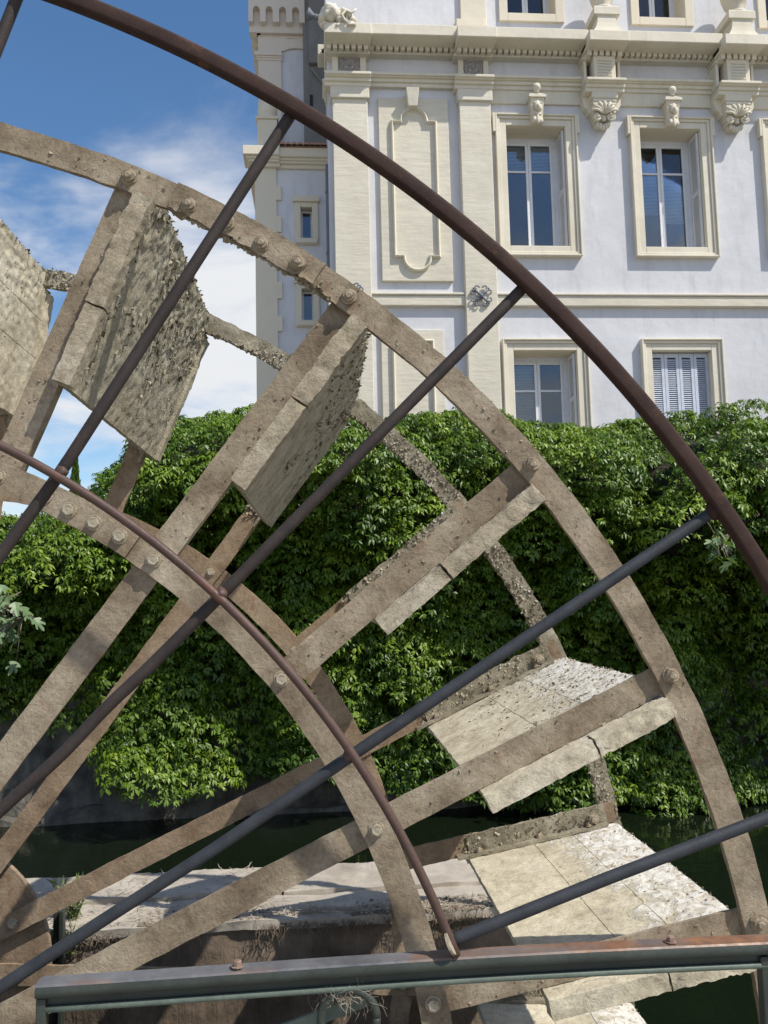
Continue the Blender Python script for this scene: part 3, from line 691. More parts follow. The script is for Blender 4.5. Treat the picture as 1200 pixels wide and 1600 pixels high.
# decorative panels between the pilasters
def panel(px, inner, arched):
    Y = FY-0.07; x0, x1, z0, z1 = rect(*px, Y); mb = MB(); mb.box(x0, x1, Y, FY+0.02, z0, z1)
    pn = bevel(mb.build('wall_panel', M['stone'], villa), 0.008, 1)
    a, b_, c, d = rect(*inner, Y-0.05); xm = (a+b_)/2; hw = (b_-a)/2; rr = hw*0.62
    path = []
    if arched:
        zt, zb = d-rr*1.0, c+rr*1.0
        path += [(a, zb), (a, zt), (xm-rr, zt)] + [(xm-rr*math.cos(t), zt+rr*math.sin(t)) for t in np.linspace(0.15, math.pi-0.15, 18)] + [(xm+rr, zt), (b_, zt), (b_, zb), (xm+rr, zb)]
        path += [(xm+rr*math.cos(t), zb-rr*math.sin(t)) for t in np.linspace(0.15, math.pi-0.15, 18)] + [(xm-rr, zb)]
    else:
        path = [(a, c), (a, d), (b_, d), (b_, c)]
    P = np.array(path); n = len(P); wd = 0.055
    prv = np.roll(P, 1, 0); nx = np.roll(P, -1, 0)
    d1 = (P-prv); d1 /= np.linalg.norm(d1, axis=1)[:, None]; d2_ = (nx-P); d2_ /= np.linalg.norm(d2_, axis=1)[:, None]
    n1 = np.stack([d1[:, 1], -d1[:, 0]], -1); n2 = np.stack([d2_[:, 1], -d2_[:, 0]], -1); nm = n1+n2; nm /= np.maximum(0.35, np.linalg.norm(nm, axis=1))[:, None]
    nm *= 1/np.maximum(0.6, np.sum(nm*n1, 1))[:, None]
    rings = [(0.0, 0.0), (0.0, 0.035), (0.45, 0.075), (0.6, 0.075), (1.0, 0.02), (1.0, 0.0)]
    V = []; Fc = []
    for (o_, h_) in rings: V += [(P[i, 0]+nm[i, 0]*wd*o_, Y-h_, P[i, 1]+nm[i, 1]*wd*o_) for i in range(n)]
    for q in range(len(rings)-1):
        for i in range(n): Fc.append((q*n+i, q*n+(i+1) % n, (q+1)*n+(i+1) % n, (q+1)*n+i))
    mb = MB(); mb.add(V, Fc); mb.build('moulding', M['stone_smooth'], pn)
    return pn
pn = panel((594, 153, 704, 439), (613, 166, 686, 424), True)
panel((598, 515, 697, 760), (615, 530, 682, 745), False)
mb = MB(); x0, x1, z0, z1 = rect(635, 137, 655, 163, FY-0.26); xm = (x0+x1)/2
mb.add([(xm-0.085, FY-0.22, z0), (xm+0.085, FY-0.22, z0), (xm+0.125, FY-0.28, z1), (xm-0.125, FY-0.28, z1), (xm-0.085, FY, z0), (xm+0.085, FY, z0), (xm+0.125, FY, z1), (xm-0.125, FY, z1)], [(0, 1, 2, 3), (1, 5, 6, 2), (4, 0, 3, 7), (3, 2, 6, 7), (0, 4, 5, 1)])
bevel(mb.build('panel_keystone', M['stone_smooth'], villa), 0.01, 1)

# wall-tie crosses in cast iron
def tie(px, py):
    c = U(px, py, FY-0.20); mb = MB()
    for q in range(4):
        an = math.pi/4+q*math.pi/2; d = np.array([math.cos(an), 0, math.sin(an)]); e = np.array([-d[2], 0, d[0]])
        mb.tube([c, c+d*0.17], 0.024, 6, (0, 1, 0.01))
        for s in (-1, 1):
            pts = [c+d*(0.15+0.05*math.sin(a))+e*s*(0.02+0.045*(1-math.cos(a))/1.2) for a in np.linspace(0, 3.6, 9)]
            mb.tube(pts, 0.014, 5, (0, 1, 0.01))
        mb.blob(c+d*0.20, (0.022, 0.022, 0.022), q, 0, 2, 1)
        an2 = q*math.pi/2; d2_ = np.array([math.cos(an2), 0, math.sin(an2)]); d3 = np.array([math.cos(an2+math.pi/2), 0, math.sin(an2+math.pi/2)])
        mb.tube([c+d2_*0.07, c+d3*0.07], 0.013, 5, (0, 1, 0.01))
    mb.blob(c+np.array([0, -0.02, 0]), (0.045, 0.04, 0.045), 1, 0, 2, 1)
    mb.box(c[0]-0.02, c[0]+0.02, FY-0.19, FY-0.15, c[2]-0.02, c[2]+0.02)
    mb.build('wall_tie', M['iron_tie'], villa, True)
tie(752, 462); tie(551, 458)

# drainpipe in the corner
mb = MB(); p0 = U(512.5, 258, FY+0.5); 
mb.tube([(p0[0], FY+0.5, p0[2]), (p0[0], FY+0.5, 0.2)], 0.055, 12, (0, 1, 0))
for py in (300, 396, 480): zc = Zz(512, py, FY+0.5); mb.lathe([(0.066, -0.025), (0.066, 0.025)], (p0[0], FY+0.5, zc), (0, 0, 1), 12)
auto_smooth(mb.build('drainpipe', M['zinc'], villa))

# carved lion at the corner of the ledge + the small lamp on it
c = U(517, 30, FY-0.75); mb = MB(); k_ = 15/1306.5
def off(px, py): return U(px, py, FY-0.62)
mb.blob(off(516, 24), (0.17, 0.22, 0.17), 1, 0.30, 2.2, 3); mb.blob(off(505, 31), (0.11, 0.13, 0.10), 2, 0.25, 3, 2); mb.blob(off(508, 40), (0.10, 0.10, 0.05), 3, 0.2, 3, 2)
mb.blob(off(509, 17), (0.06, 0.08, 0.05), 4, 0.2, 3, 2); mb.blob(off(520, 14), (0.08, 0.1, 0.06), 5, 0.3, 3, 2)
for q, (a, b_) in enumerate(((526, 20), (533, 26), (540, 34), (547, 42), (530, 34), (538, 20), (545, 26), (551, 34), (552, 44), (527, 42))):
    mb.blob(off(a, b_), (0.075, 0.12, 0.075), 10+q, 0.45, 3.5, 2)
x0, x1, z0, z1 = rect(515, 30, 552, 47, FY-0.55); mb.box(x0, x1, FY-0.55, FY+0.02, Zz(660, 38, FY-0.74)+0.01, z1)
pts = [off(a, b_)+np.array([0, -0.13, 0]) for a, b_ in ((556, 22), (549, 28), (541, 24), (534, 30), (538, 38), (546, 46), (554, 44))]
mb.tube(pts, 0.022, 6); mb.build('corner_lion', M['stone_smooth'], villa, True)
lamp = empty('corner_lamp', off(492, 28), 'small dark flared floodlight on the carved lion at the cornice corner', 'lamp')
a = off(500, 29); b_ = off(481, 23); axis = (b_-a); ln = np.linalg.norm(axis)
mb = MB(); mb.lathe([(0.03, 0), (0.055, 0.02), (0.055, ln*0.45), (0.045, ln*0.5), (0.06, ln*0.62), (0.10, ln*0.85), (0.125, ln), (0.10, ln*0.98), (0.05, ln*0.7)], a, axis, 18)
auto_smooth(mb.build('reflector', M['zinc'], lamp))
mb = MB(); mb.lathe([(0.09, 0), (0.09, 0.006)], a+axis*0.93, axis, 18); mb.build('lens', M['vent_dark'], lamp)

# ---------------------------------------------------------------- left wing and tower
WY = 16.2; TY = 17.2
wing = empty('villa_wing', (-1.3, WY, 0.15), 'cream and lilac side wing with quoins, slit windows and an upper tower', 'building')
XW0 = X(403.5, 400, WY); XW1 = XL+0.3
wz = [rect(470, 325, 488, 373, WY), rect(471, 452, 489.5, 501, WY)]
xs = sorted({XW0, XW1, wz[0][0], wz[0][1]}); ztop = Zz(455, 258, WY)
r0 = wz[0]; wz[1] = (r0[0], r0[1], wz[1][2], wz[1][3])
zs = sorted({0.15, ztop, *[v[2] for v in wz], *[v[3] for v in wz]})
mb = MB()
for i in range(len(xs)-1):
    for j in range(len(zs)-1):
        cx_, cz_ = (xs[i]+xs[i+1])/2, (zs[j]+zs[j+1])/2
        if any(r[0] < cx_ < r[1] and r[2] < cz_ < r[3] for r in wz): continue
        mb.add([(xs[i], WY, zs[j]), (xs[i+1], WY, zs[j]), (xs[i+1], WY, zs[j+1]), (xs[i], WY, zs[j+1])], [(0, 1, 2, 3)])
mesh_obj('wall', np.array(mb.v), mb.f, M['plaster'], wing)
mb = MB(); mb.box(XW0, XW0+0.3, WY+0.01, 21.5, 0.15, ztop); mb.box(XW0+0.31, XW1, 21.2, 21.5, 0.15, ztop); mb.box(XW0+0.31, XW1, WY+1.8, WY+1.9, 0.15, ztop); mb.build('wall', M['ochre'], wing)
# quoins
mb = MB(); Y = WY-0.05
xq = X(438, 500, Y); xt = X(441.5, 500, Y); xn = X(434, 500, Y)
mb.box(XW0-0.05, xn, Y, WY+0.02, 0.15, ztop+0.0)
qn = mb.build('quoin_strip', M['ochre'], wing)
edges_px = [(290, 312), (338, 362), (386, 410), (440, 466), (493, 517), (545, 572), (600, 625), (650, 680)]
for (ya, yb) in edges_px:
    mb = MB(); mb.box(xn+0.001, xt, Y, WY+0.02, Zz(440, yb, Y), Zz(440, ya, Y)); mb.build('quoin', M['ochre'], wing)
for i, r in enumerate(wz):
    x0, x1, z0, z1 = r; mb = MB(); Yf = WY-0.05
    mb.box(x0-0.12, x0, Yf, WY+0.02, z0-0.14, z1+0.10); mb.box(x1, x1+0.12, Yf, WY+0.02, z0-0.14, z1+0.10); mb.box(x0, x1, Yf, WY+0.02, z1, z1+0.10); mb.box(x0, x1, Yf, WY+0.02, z0-0.14, z0)
    mb.box(x0-0.15, x1+0.15, Yf-0.05, WY+0.02, z1+0.101, z1+0.22); mb.box(x0-0.10, x1+0.10, Yf-0.07, WY+0.02, z0-0.13, z0-0.03)
    t = 0.02; mb.box(x0-t, x0, WY+0.021, WY+0.3, z0, z1); mb.box(x1, x1+t, WY+0.021, WY+0.3, z0, z1); mb.box(x0, x1, WY+0.021, WY+0.3, z1, z1+t); mb.box(x0, x1, WY+0.021, WY+0.3, z0-t, z0)
    wn = bevel(mb.build('window', M['ochre'], wing), 0.008, 1)
    mb = MB(); s = 0.035; Ya = WY+0.16; mb.box(x0, x0+s, Ya, Ya+0.04, z0, z1); mb.box(x1-s, x1, Ya, Ya+0.04, z0, z1); mb.box(x0+s, x1-s, Ya, Ya+0.04, z1-s, z1); mb.box(x0+s, x1-s, Ya, Ya+0.04, z0, z0+s); mb.build('sash', M['white_wood'], wn)
    mb = MB(); mb.box(x0+s, x1-s, Ya+0.015, Ya+0.02, z0+s, z1-s); mb.build('pane', M['glass'], wn)
# wing cornice with tiled edge
mb = MB()
for (yt, yb, p) in ((230, 244, 0.22), (244.5, 250, 0.16), (250.5, 255, 0.12), (255.5, 263, 0.06)):
    Y = WY-p; z1, z0 = Zz(455, yt, Y), Zz(455, yb, Y)
    mb.box(XW0-p, XW1, Y, WY+0.3, z0, z1); mb.box(XW0-p-0.05, xn+0.08, Y-0.06, WY+0.3, z0+0.001, z1+0.001); mb.box(XW0-p, XW0+0.1, WY+0.3, 21.5, z0, z1)
bevel(mb.build('cornice', M['ochre'], wing), 0.01, 1)
zr = Zz(455, 230, WY-0.22)
rf = None
mb = MB(); mb.prism_x([(WY-0.26, zr+0.005), (TY, zr+0.25), (TY, zr+0.005)], xn+0.1, XW1); rf = mb.build('roof', M['roof_tile'], wing)
xx = xn+0.14
while xx < XW1-0.05:
    mb = MB(); sec = [(math.cos(a)*0.055, math.sin(a)*0.05) for a in np.linspace(0, math.pi, 7)] + [(-0.045, 0), (0.045, 0)][::1]
    pts = [(xx, WY-0.30, zr+0.02), (xx, TY-0.02, zr+0.25)]
    V = [(xx+a_, y_, z_+b2) for (x_, y_, z_) in pts for a_, b2 in sec[:7]]
    Fc = [(i, i+1, 7+i+1, 7+i) for i in range(6)] + [tuple(range(6, -1, -1))]
    mb.add(V, Fc); mb.build('roof_tile', M['roof_tile'], rf); xx += 0.118
# tower block above the wing roof
XT0 = X(407, 120, TY); XT1 = X(474, 120, TY); ZTT = 17.0
mb = MB(); mb.box(XT0, XT1+0.6, TY, TY+3.1, zr-0.2, ZTT); tw = mb.build('tower_wall', M['plaster'], wing)
Y = TY-0.05; mb = MB()
xp = X(440, 150, Y); mb.box(XT0-0.04, xp, Y, TY+0.02, zr, Zz(440, 80, Y))
za, zb = Zz(440, 50, Y), Zz(440, 80, Y)
x_r = XT1+0.05
# stepped / arched panel head in low relief
mb.prism([(XT0-0.041, za), (XT0-0.041, zb+0.001), (xp-0.0, zb+0.001), (X(444, 79, Y), Zz(444, 79, Y)), (X(452, 76, Y), Zz(452, 76, Y)), (X(462, 75, Y), Zz(462, 75, Y)), (X(474, 76, Y), Zz(474, 76, Y)), (x_r, Zz(474, 76, Y)), (x_r, za)], Y, TY+0.02)
for (yt, yb, p) in ((80, 86, 0.12), (86.5, 90, 0.09), (90.5, 94, 0.07)):
    mb.box(XT0-p, xp+0.02, TY-p, TY+0.02, Zz(430, yb, TY-p), Zz(430, yt, TY-p))
for (yt, yb, p) in ((46, 49, 0.14), (49.5, 52, 0.10)):
    mb.box(XT0-p, x_r, TY-p, TY+0.02, Zz(430, yb, TY-p), Zz(430, yt, TY-p))
for (pa_, pb_, ya, yb) in ((406, 416, 56, 63), (416, 427, 52, 58), (427, 437, 56, 63), (437, 448, 52, 58), (448, 461, 58, 64)):
    mb.box(X(pa_, 60, Y-0.02), X(pb_, 60, Y-0.02), Y-0.018, Y, Zz(430, ya+1.5, Y), Zz(430, ya, Y))
mb.build('tower_relief', M['peach'], wing)
# machicolated eave: comb with round-headed slots in front and along the left flank
def comb(a0, a1, z_top, z_slot, z_bot, slots, sw, hgt):
    poly = [(a0, z_bot)]
    poly = [(a0, z_top), (a0, z_bot)]
    for c_ in slots:
        poly += [(c_-sw, z_bot)] + [(c_-sw*math.cos(t), z_slot-sw+sw*math.sin(t)) for t in np.linspace(0, math.pi, 9)] + [(c_+sw, z_bot)]
    poly += [(a1, z_bot), (a1, z_top)]
    return poly
PE = 0.28; YE = TY-PE
xe0 = X(388, 15, YE)
ztp, zsl, zbt = ZTT, Zz(430, 10, YE), Zz(430, 34, YE)
sl = [X(p_, 20, YE) for p_ in (400.5, 420.5, 441.5, 462)]
mb = MB(); poly = comb(xe0, x_r, zsl+0.45, zsl, zbt, sl, 0.075, 0.3)
mb.prism(poly, YE, TY-0.14)
mb.box(xe0, x_r, YE-0.03, TY+0.02, zsl+0.451, ZTT)
mb.box(xe0, x_r, TY-0.139, TY+0.02, zbt-0.15, zsl+0.45)
fr = mb.build('eave', M['peach'], wing)
# left flank overhang
ysl = [YE+0.35+0.29*q for q in range(10)]
poly = comb(YE+0.16, TY+3.1, zsl+0.45, zsl, zbt, ysl, 0.075, 0.3)
n = len(poly); V = [(xe0, a_, b2) for a_, b2 in poly]+[(xe0+0.16, a_, b2) for a_, b2 in poly]
mb = MB(); mb.add(V, [tuple(range(n)), tuple(range(2*n-1, n-1, -1))]+[(i, i+n, (i+1) % n+n, (i+1) % n) for i in range(n)])
mb.box(xe0+0.161, XT0+0.02, YE+0.17, TY+3.1, zbt-0.15, zsl+0.45); mb.box(xe0-0.03, XT0, TY+0.03, TY+3.15, zsl+0.451, ZTT)
mb.build('eave', M['ochre'], wing)
# corner baluster on the wing cornice
ped = MB(); x0, x1, z0, z1 = rect(402, 186, 433, 231, WY-0.12)
ped.box(x0, x1, WY-0.12, WY+0.26, zr-0.01, z1); ped.box(x0-0.03, x1+0.03, WY-0.15, WY+0.29, z1, z1+0.06)
pd = bevel(ped.build('pedestal', M['ochre'], wing), 0.01, 1)
mb = MB(); xm = (x0+x1)/2; mb.lathe([(0.15, 0), (0.17, 0.03), (0.15, 0.07), (0.17, 0.11), (0.20, 0.20), (0.20, 0.26), (0.17, 0.30), (0.19, 0.33), (0.19, 0.38), (0.10, 0.46), (0.06, 0.50), (0.08, 0.56), (0.02, 0.62)], (xm, WY+0.07, z1+0.061), (0, 0, 1), 18)
mb.build('finial', M['stone_smooth'], wing, True)
# grey cement party wall between tower and villa
cem = empty('cement_wall', (0.2, 17, zr), 'narrow bare grey cement wall between the tower and the villa corner', 'wall')
Y = 16.95; mb = MB(); x0 = X(474, 120, Y); mb.box(x0, XL+0.6, Y, Y+3, zr-0.1, 17.2)
mb.build('upright_wall', M['cement'], cem)
mb = MB(); mb.box(X(482, 50, Y-0.12), XL+0.02, Y-0.12, Y+0.0, Zz(495, 98, Y-0.12), 17.0); mb.build('ledge', M['cement'], cem)
mb = MB(); x0, x1, z0, z1 = rect(484, 148, 489, 165, Y-0.01); mb.box(x0, x1, Y-0.012, Y+0.0, z0, z1); mb.build('opening', M['room'], cem)  # dark plate on the wall, its colour standing in for a shaded opening
mb = MB(); mb.tube([U(486, 106, Y-0.06), U(509, 134, Y-0.06)], 0.028, 8, (0, 1, 0)); mb.build('brace', M['cement'], cem)

# ================================================================== CREEPER HEDGE
def leaf_cloud(centers, radii, density, L, W, seed, tone_base=0.5):
    """lobes of drooping leaf fans: every fan is a whorl of narrow leaflets hanging from one point"""
    g = np.random.default_rng(seed); C = []; Nn = []; T = []
    for c, r in zip(centers, radii):
        n = max(4, int(density*r*r*g.uniform(0.8, 1.2)))
        d = g.normal(size=(n*4, 3)); d[:, 2] += 0.35; d[:, 1] -= 0.35; d /= np.linalg.norm(d, axis=1)[:, None]
        d = d[(d[:, 1] < 0.35) & (d[:, 2] > -0.45)][:n]
        rad = r*(0.80+0.24*g.random(len(d)))
        C.append(c + d*rad[:, None]*np.array([1.15, 0.85, 0.80])); Nn.append(d)
        T.append(np.clip(tone_base + g.normal()*0.17 + g.normal(size=len(d))*0.10, 0, 1))
    C = np.concatenate(C); Nn = np.concatenate(Nn); T = np.concatenate(T)
    return fans(C, Nn, T, L, W, g)
def fans(C, D, T, L, W, g, m=8):
    n = len(C)
    up = D*0.75 + np.array([0, -0.10, 0.75]) + g.normal(size=(n, 3))*0.18; up /= np.linalg.norm(up, axis=1)[:, None]
    ref = np.cross(up, np.array([0.9, 0.3, 0.2])); ref /= np.linalg.norm(ref, axis=1)[:, None]; ref2 = np.cross(up, ref)
    a = g.uniform(0, 6.283, (n, 1)) + np.arange(m)[None, :]*(2*math.pi/m) + g.normal(size=(n, m))*0.25
    rad = ref[:, None, :]*np.cos(a)[..., None] + ref2[:, None, :]*np.sin(a)[..., None]
    rad = rad.reshape(-1, 3); U_ = np.repeat(up, m, 0); Pc = np.repeat(C, m, 0); Tt = np.repeat(T, m) + g.normal(size=n*m)*0.10; N_ = n*m
    sc = np.repeat(g.uniform(0.75, 1.25, n), m)[:, None]
    droop = g.uniform(0.35, 1.0, N_)[:, None]
    ax = rad + np.array([0, 0, -1.0])*droop + U_*0.10 + g.normal(size=(N_, 3))*0.12; ax /= np.linalg.norm(ax, axis=1)[:, None]
    sd = np.cross(ax, U_ + rad*0.3); sd /= np.maximum(1e-6, np.linalg.norm(sd, axis=1))[:, None]; nm = np.cross(sd, ax)
    ln = L*sc*g.uniform(0.7, 1.2, N_)[:, None]; wd = W*sc*g.uniform(0.8, 1.2, N_)[:, None]*0.5
    fold = wd*g.uniform(0.1, 0.5, N_)[:, None]; curl = ln*g.uniform(0.05, 0.22, N_)[:, None]
    b = Pc + rad*0.006 + g.normal(size=(N_, 3))*0.008; m1 = b+ax*ln*0.45
    V = np.stack([b, m1+sd*wd+nm*fold, m1, m1-sd*wd+nm*fold, b+ax*ln-nm*curl], 1).reshape(-1, 3)
    q = (np.arange(N_)*5)[:, None]
    Fc = np.concatenate([q+np.array([[0, 2, 1]]), q+np.array([[0, 3, 2]]), q+np.array([[1, 2, 4]]), q+np.array([[2, 3, 4]])])
    return V, Fc, np.repeat(np.clip(Tt, 0, 1), 5)
def leaves(P, D, T, L, W, g, droop):
    n = len(P)
    ax = D*0.60 + np.array([0, -0.22, -droop]) + g.normal(size=(n, 3))*0.34; ax /= np.linalg.norm(ax, axis=1)[:, None]
    up = D*0.9 + np.array([0.12, -0.2, 0.55]) + g.normal(size=(n, 3))*0.35
    sd = np.cross(ax, up); sd /= np.linalg.norm(sd, axis=1)[:, None]; nm = np.cross(sd, ax)
    ln = L*g.uniform(0.65, 1.25, n)[:, None]; wd = W*g.uniform(0.75, 1.25, n)[:, None]*0.5
    fold = wd*g.uniform(0.15, 0.6, n)[:, None]; curl = ln*g.uniform(0.02, 0.22, n)[:, None]
    b = P; m1 = P+ax*ln*0.42
    V = np.stack([b, m1+sd*wd+nm*fold, m1, m1-sd*wd+nm*fold, P+ax*ln-nm*curl], 1).reshape(-1, 3)
    q = (np.arange(n)*5)[:, None]
    Fc = np.concatenate([q+np.array([[0, 2, 1]]), q+np.array([[0, 3, 2]]), q+np.array([[1, 2, 4]]), q+np.array([[2, 3, 4]])])
    return V, Fc, np.repeat(T, 5)
def leaf_object(name, V, Fc, T, mat, parent):
    o = mesh_obj(name, V, Fc, mat, parent)
    a = o.data.attributes.new('tone', 'FLOAT', 'POINT'); a.data.foreach_set('value', T.astype(np.float32))
    return o
def interp(pts):
    p = np.array(pts, float); return lambda x: np.interp(x, p[:, 0], p[:, 1])
HY = 8.9
def prof_world(pts, Y=HY):
    return [(X(a, b, Y), Zz(a, b, Y)) for a, b in pts]
def build_creeper(label, x0, x1, top_px, bot_px, nclump, seed, ybulge=0.0, density=700):
    g = np.random.default_rng(seed)
    top = interp(prof_world(top_px)); bot = interp(prof_world(bot_px))
    zb = float(np.mean([p[1] for p in prof_world(bot_px)]))
    root = empty('creeper', ((x0+x1)/2, WALL_Y, 0.1), label, 'creeper', 'creepers over the canal wall')
    def front(x, z):
        tp, bt = top(x), bot(x); s = np.clip((tp-z)/np.maximum(0.4, tp-bt), 0, 1)
        crest = np.clip(1-(tp-z)/0.9, 0, 1)
        y = HY+0.28 - 1.0*np.exp(-((s-0.20)/0.23)**2) + 0.75*crest**2.0
        Q = np.stack([x, z, np.zeros_like(x)], -1)
        y = y - 0.48*fbm(Q*np.array([1, 0.75, 1]), 0.62, seed, 1) - 0.34*fbm(Q, 1.35, seed+5, 2)
        ed = np.minimum(x-x0, x1-x); y = y + 0.55*np.exp(-(np.maximum(ed, 0)/0.28)**2)
        return y - ybulge
    # leafy lobes, thrown so that they do not pile up
    pts = []; tries = 0
    while len(pts) < nclump and tries < nclump*40:
        tries += 1; xx = g.uniform(x0, x1); tp, bt = float(top(xx)), float(bot(xx)); zz = tp-0.16-(tp-bt-0.25)*g.random()
        rr = g.choice([0.16, 0.22, 0.30, 0.40])*g.uniform(0.85, 1.15)*(0.70 if tp-zz < 0.3 else 1.0)
        if all((xx-a[0])**2+(zz-a[1])**2 > (0.62*max(rr, a[2]))**2 for a in pts): pts.append((xx, zz, rr))
    q = np.array(pts); x, z, r = q[:, 0], q[:, 1], q[:, 2]
    c = np.stack([x, front(x, z)-g.uniform(-0.10, 0.16, len(x)), z], -1)
    nb = nclump//4; xb = g.uniform(x0, x1, nb); yb = g.uniform(HY+0.3, HY+1.5, nb); zb_ = top(xb)-0.18-0.35*np.clip(yb-HY-0.7, 0, 1)**2
    c = np.concatenate([c, np.stack([xb, yb, zb_], -1)]); r = np.concatenate([r, g.uniform(0.16, 0.26, nb)])
    V, Fc, T = leaf_cloud(c, r, density, 0.062, 0.0235, seed+1)
    # the thinner layer between the lobes
    ns = int(nclump*7); xs_ = g.uniform(x0, x1, ns); us = g.random(ns); zs_ = top(xs_)-0.28-(top(xs_)-bot(xs_)-0.28)*us; ys_ = front(xs_, zs_)+g.uniform(0.0, 0.22, ns)
    D = g.normal(size=(ns, 3))*0.4+np.array([0, -0.8, 0.2]); D /= np.linalg.norm(D, axis=1)[:, None]
    V2, F2, T2 = fans(np.stack([xs_, ys_, zs_], -1), D, np.clip(g.normal(0.45, 0.15, ns), 0, 1), 0.062, 0.0235, g)
    V = np.concatenate([V, V2]); Fc = np.concatenate([Fc, F2+len(T)]); T = np.concatenate([T, T2])
    fo = leaf_object('foliage', V, Fc, T, M['leaf'], root); fo['kind'] = 'stuff'
    # solid dark core added to block light, in place of inner twigs
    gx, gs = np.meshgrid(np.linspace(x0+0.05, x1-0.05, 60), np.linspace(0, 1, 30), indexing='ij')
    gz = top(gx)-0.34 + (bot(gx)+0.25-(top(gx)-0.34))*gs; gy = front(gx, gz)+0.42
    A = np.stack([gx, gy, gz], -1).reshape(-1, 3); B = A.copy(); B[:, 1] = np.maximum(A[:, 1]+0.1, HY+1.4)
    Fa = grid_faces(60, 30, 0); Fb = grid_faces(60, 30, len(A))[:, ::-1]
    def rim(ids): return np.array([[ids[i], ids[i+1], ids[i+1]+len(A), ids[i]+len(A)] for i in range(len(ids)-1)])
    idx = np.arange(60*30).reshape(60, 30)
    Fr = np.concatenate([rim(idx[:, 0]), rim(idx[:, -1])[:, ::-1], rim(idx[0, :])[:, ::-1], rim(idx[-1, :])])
    core = mesh_obj('light_block_core', np.concatenate([A, B]), np.concatenate([Fa, Fb, Fr]), M['stem'], root, True)
    return root
topA = [(90, 775), (130, 748), (180, 715), (215, 690), (255, 648), (290, 636), (340, 632), (400, 625), (460, 630), (520, 634), (575, 648), (630, 640), (690, 627), (760, 630), (812, 634), (832, 648), (868, 668), (895, 655), (925, 640), (955, 652), (975, 690), (1000, 760)]
botA = [(90, 1130), (150, 1190), (210, 1235), (300, 1248), (400, 1228), (520, 1212), (600, 1240), (720, 1262), (850, 1268), (1000, 1262)]
build_creeper('broad glossy green creeper mass below the tall windows, left of the dark cleft', X(120, 900, HY), X(978, 900, HY), topA, botA, 620, 21)
topB = [(940, 760), (968, 690), (1000, 642), (1050, 642), (1100, 632), (1140, 640), (1175, 636), (1210, 655), (1300, 640), (1450, 660), (1600, 640)]
botB = [(940, 1262), (1100, 1266), (1250, 1268), (1600, 1262)]
build_creeper('green creeper mass under the shuttered window, right of the dark cleft', X(975, 900, HY), X(1480, 900, HY), topB, botB, 360, 33, 0.10)
topC = [(-420, 800), (-200, 780), (-80, 790), (0, 792), (50, 788), (100, 775), (140, 770), (180, 800), (220, 850)]
botC = [(-420, 1130), (0, 1130), (60, 1140), (110, 1160), (220, 1200)]
build_creeper('lower green creeper mound at the left edge beneath the cloudy sky', X(-330, 900, HY), X(185, 900, HY), topC, botC, 260, 45, 0.05)

# fig branches with large lobed leaves
def fig_leaf_mesh():
    out = []
    lob = [(0, 0), (0.16, 0.05), (0.36, 0.16), (0.42, 0.30), (0.30, 0.30), (0.17, 0.30), (0.30, 0.48), (0.40, 0.68), (0.32, 0.78), (0.20, 0.64), (0.10, 0.50), (0.13, 0.74), (0.10, 0.95), (0, 1.05)]
    pts = lob + [(-a, b) for a, b in lob[-2:0:-1]]
    V = [(a, b, 0.12*abs(a)-0.16*b*b) for a, b in pts] + [(0, 0.42, -0.03)]
    n = len(pts); Fc = [(i, (i+1) % n, n) for i in range(n)]
    me = bpy.data.meshes.new('fig_leaf'); me.from_pydata(V, [], Fc); me.update(); me.materials.append(M['fig'])
    a = me.attributes.new('tone', 'FLOAT', 'POINT'); a.data.foreach_set('value', [0.5]*len(V)); return me
FIGM = []
for tt in (0.25, 0.55, 0.85):
    me = fig_leaf_mesh(); me.attributes['tone'].data.foreach_set('value', [tt]*len(me.vertices)); FIGM.append(me)
def fig(label, pts, spots, seed, size):
    g = np.random.default_rng(seed)
    base = np.array(pts[0]); root = empty('fig_branch', base, label, 'branch', 'fig branches among the creeper')
    mb = MB(); mb.tube(pts, np.linspace(0.022, 0.008, len(pts)), 7)
    for s_ in spots: 
        q = min(pts, key=lambda p: np.linalg.norm(np.array(p)-s_)); mb.tube([q, (np.array(q)+s_)/2+np.array([0, 0, 0.03]), s_], 0.005, 5)
    mb.build('branch', M['twig'], root, True)
    for s_ in spots:
        o = bpy.data.objects.new('leaf', FIGM[g.integers(3)]); COL.objects.link(o); o.parent = root; o.location = Vector(s_-base)
        sz = size*g.uniform(0.7, 1.2); o.scale = (sz, sz, sz)
        o.rotation_euler = (math.radians(-g.uniform(15, 65)), math.radians(g.uniform(-30, 30)), math.radians(180+g.uniform(-85, 85)))
        ORG[o.name] = s_
def spots(seed, cpx, spread, n, Y):
    g = np.random.default_rng(seed)
    return [U(cpx[0]+g.normal()*spread[0], cpx[1]+g.normal()*spread[1], Y+g.uniform(-0.25, 0.2)) for _ in range(n)]
fig('pale lobed fig branch jutting out at the left edge over the water', [U(-90, 985, 8.4), U(-40, 970, 7.9), U(5, 950, 7.6), U(35, 965, 7.55)], spots(2, (10, 955), (24, 32), 48, 7.6), 3, 0.135)
fig('pale lobed fig sprig in the right-hand creeper below the brown bar', [U(1190, 800, 8.3), U(1150, 825, 7.8), U(1122, 848, 7.55)], spots(6, (1124, 842), (16, 20), 18, 7.6), 5, 0.125)

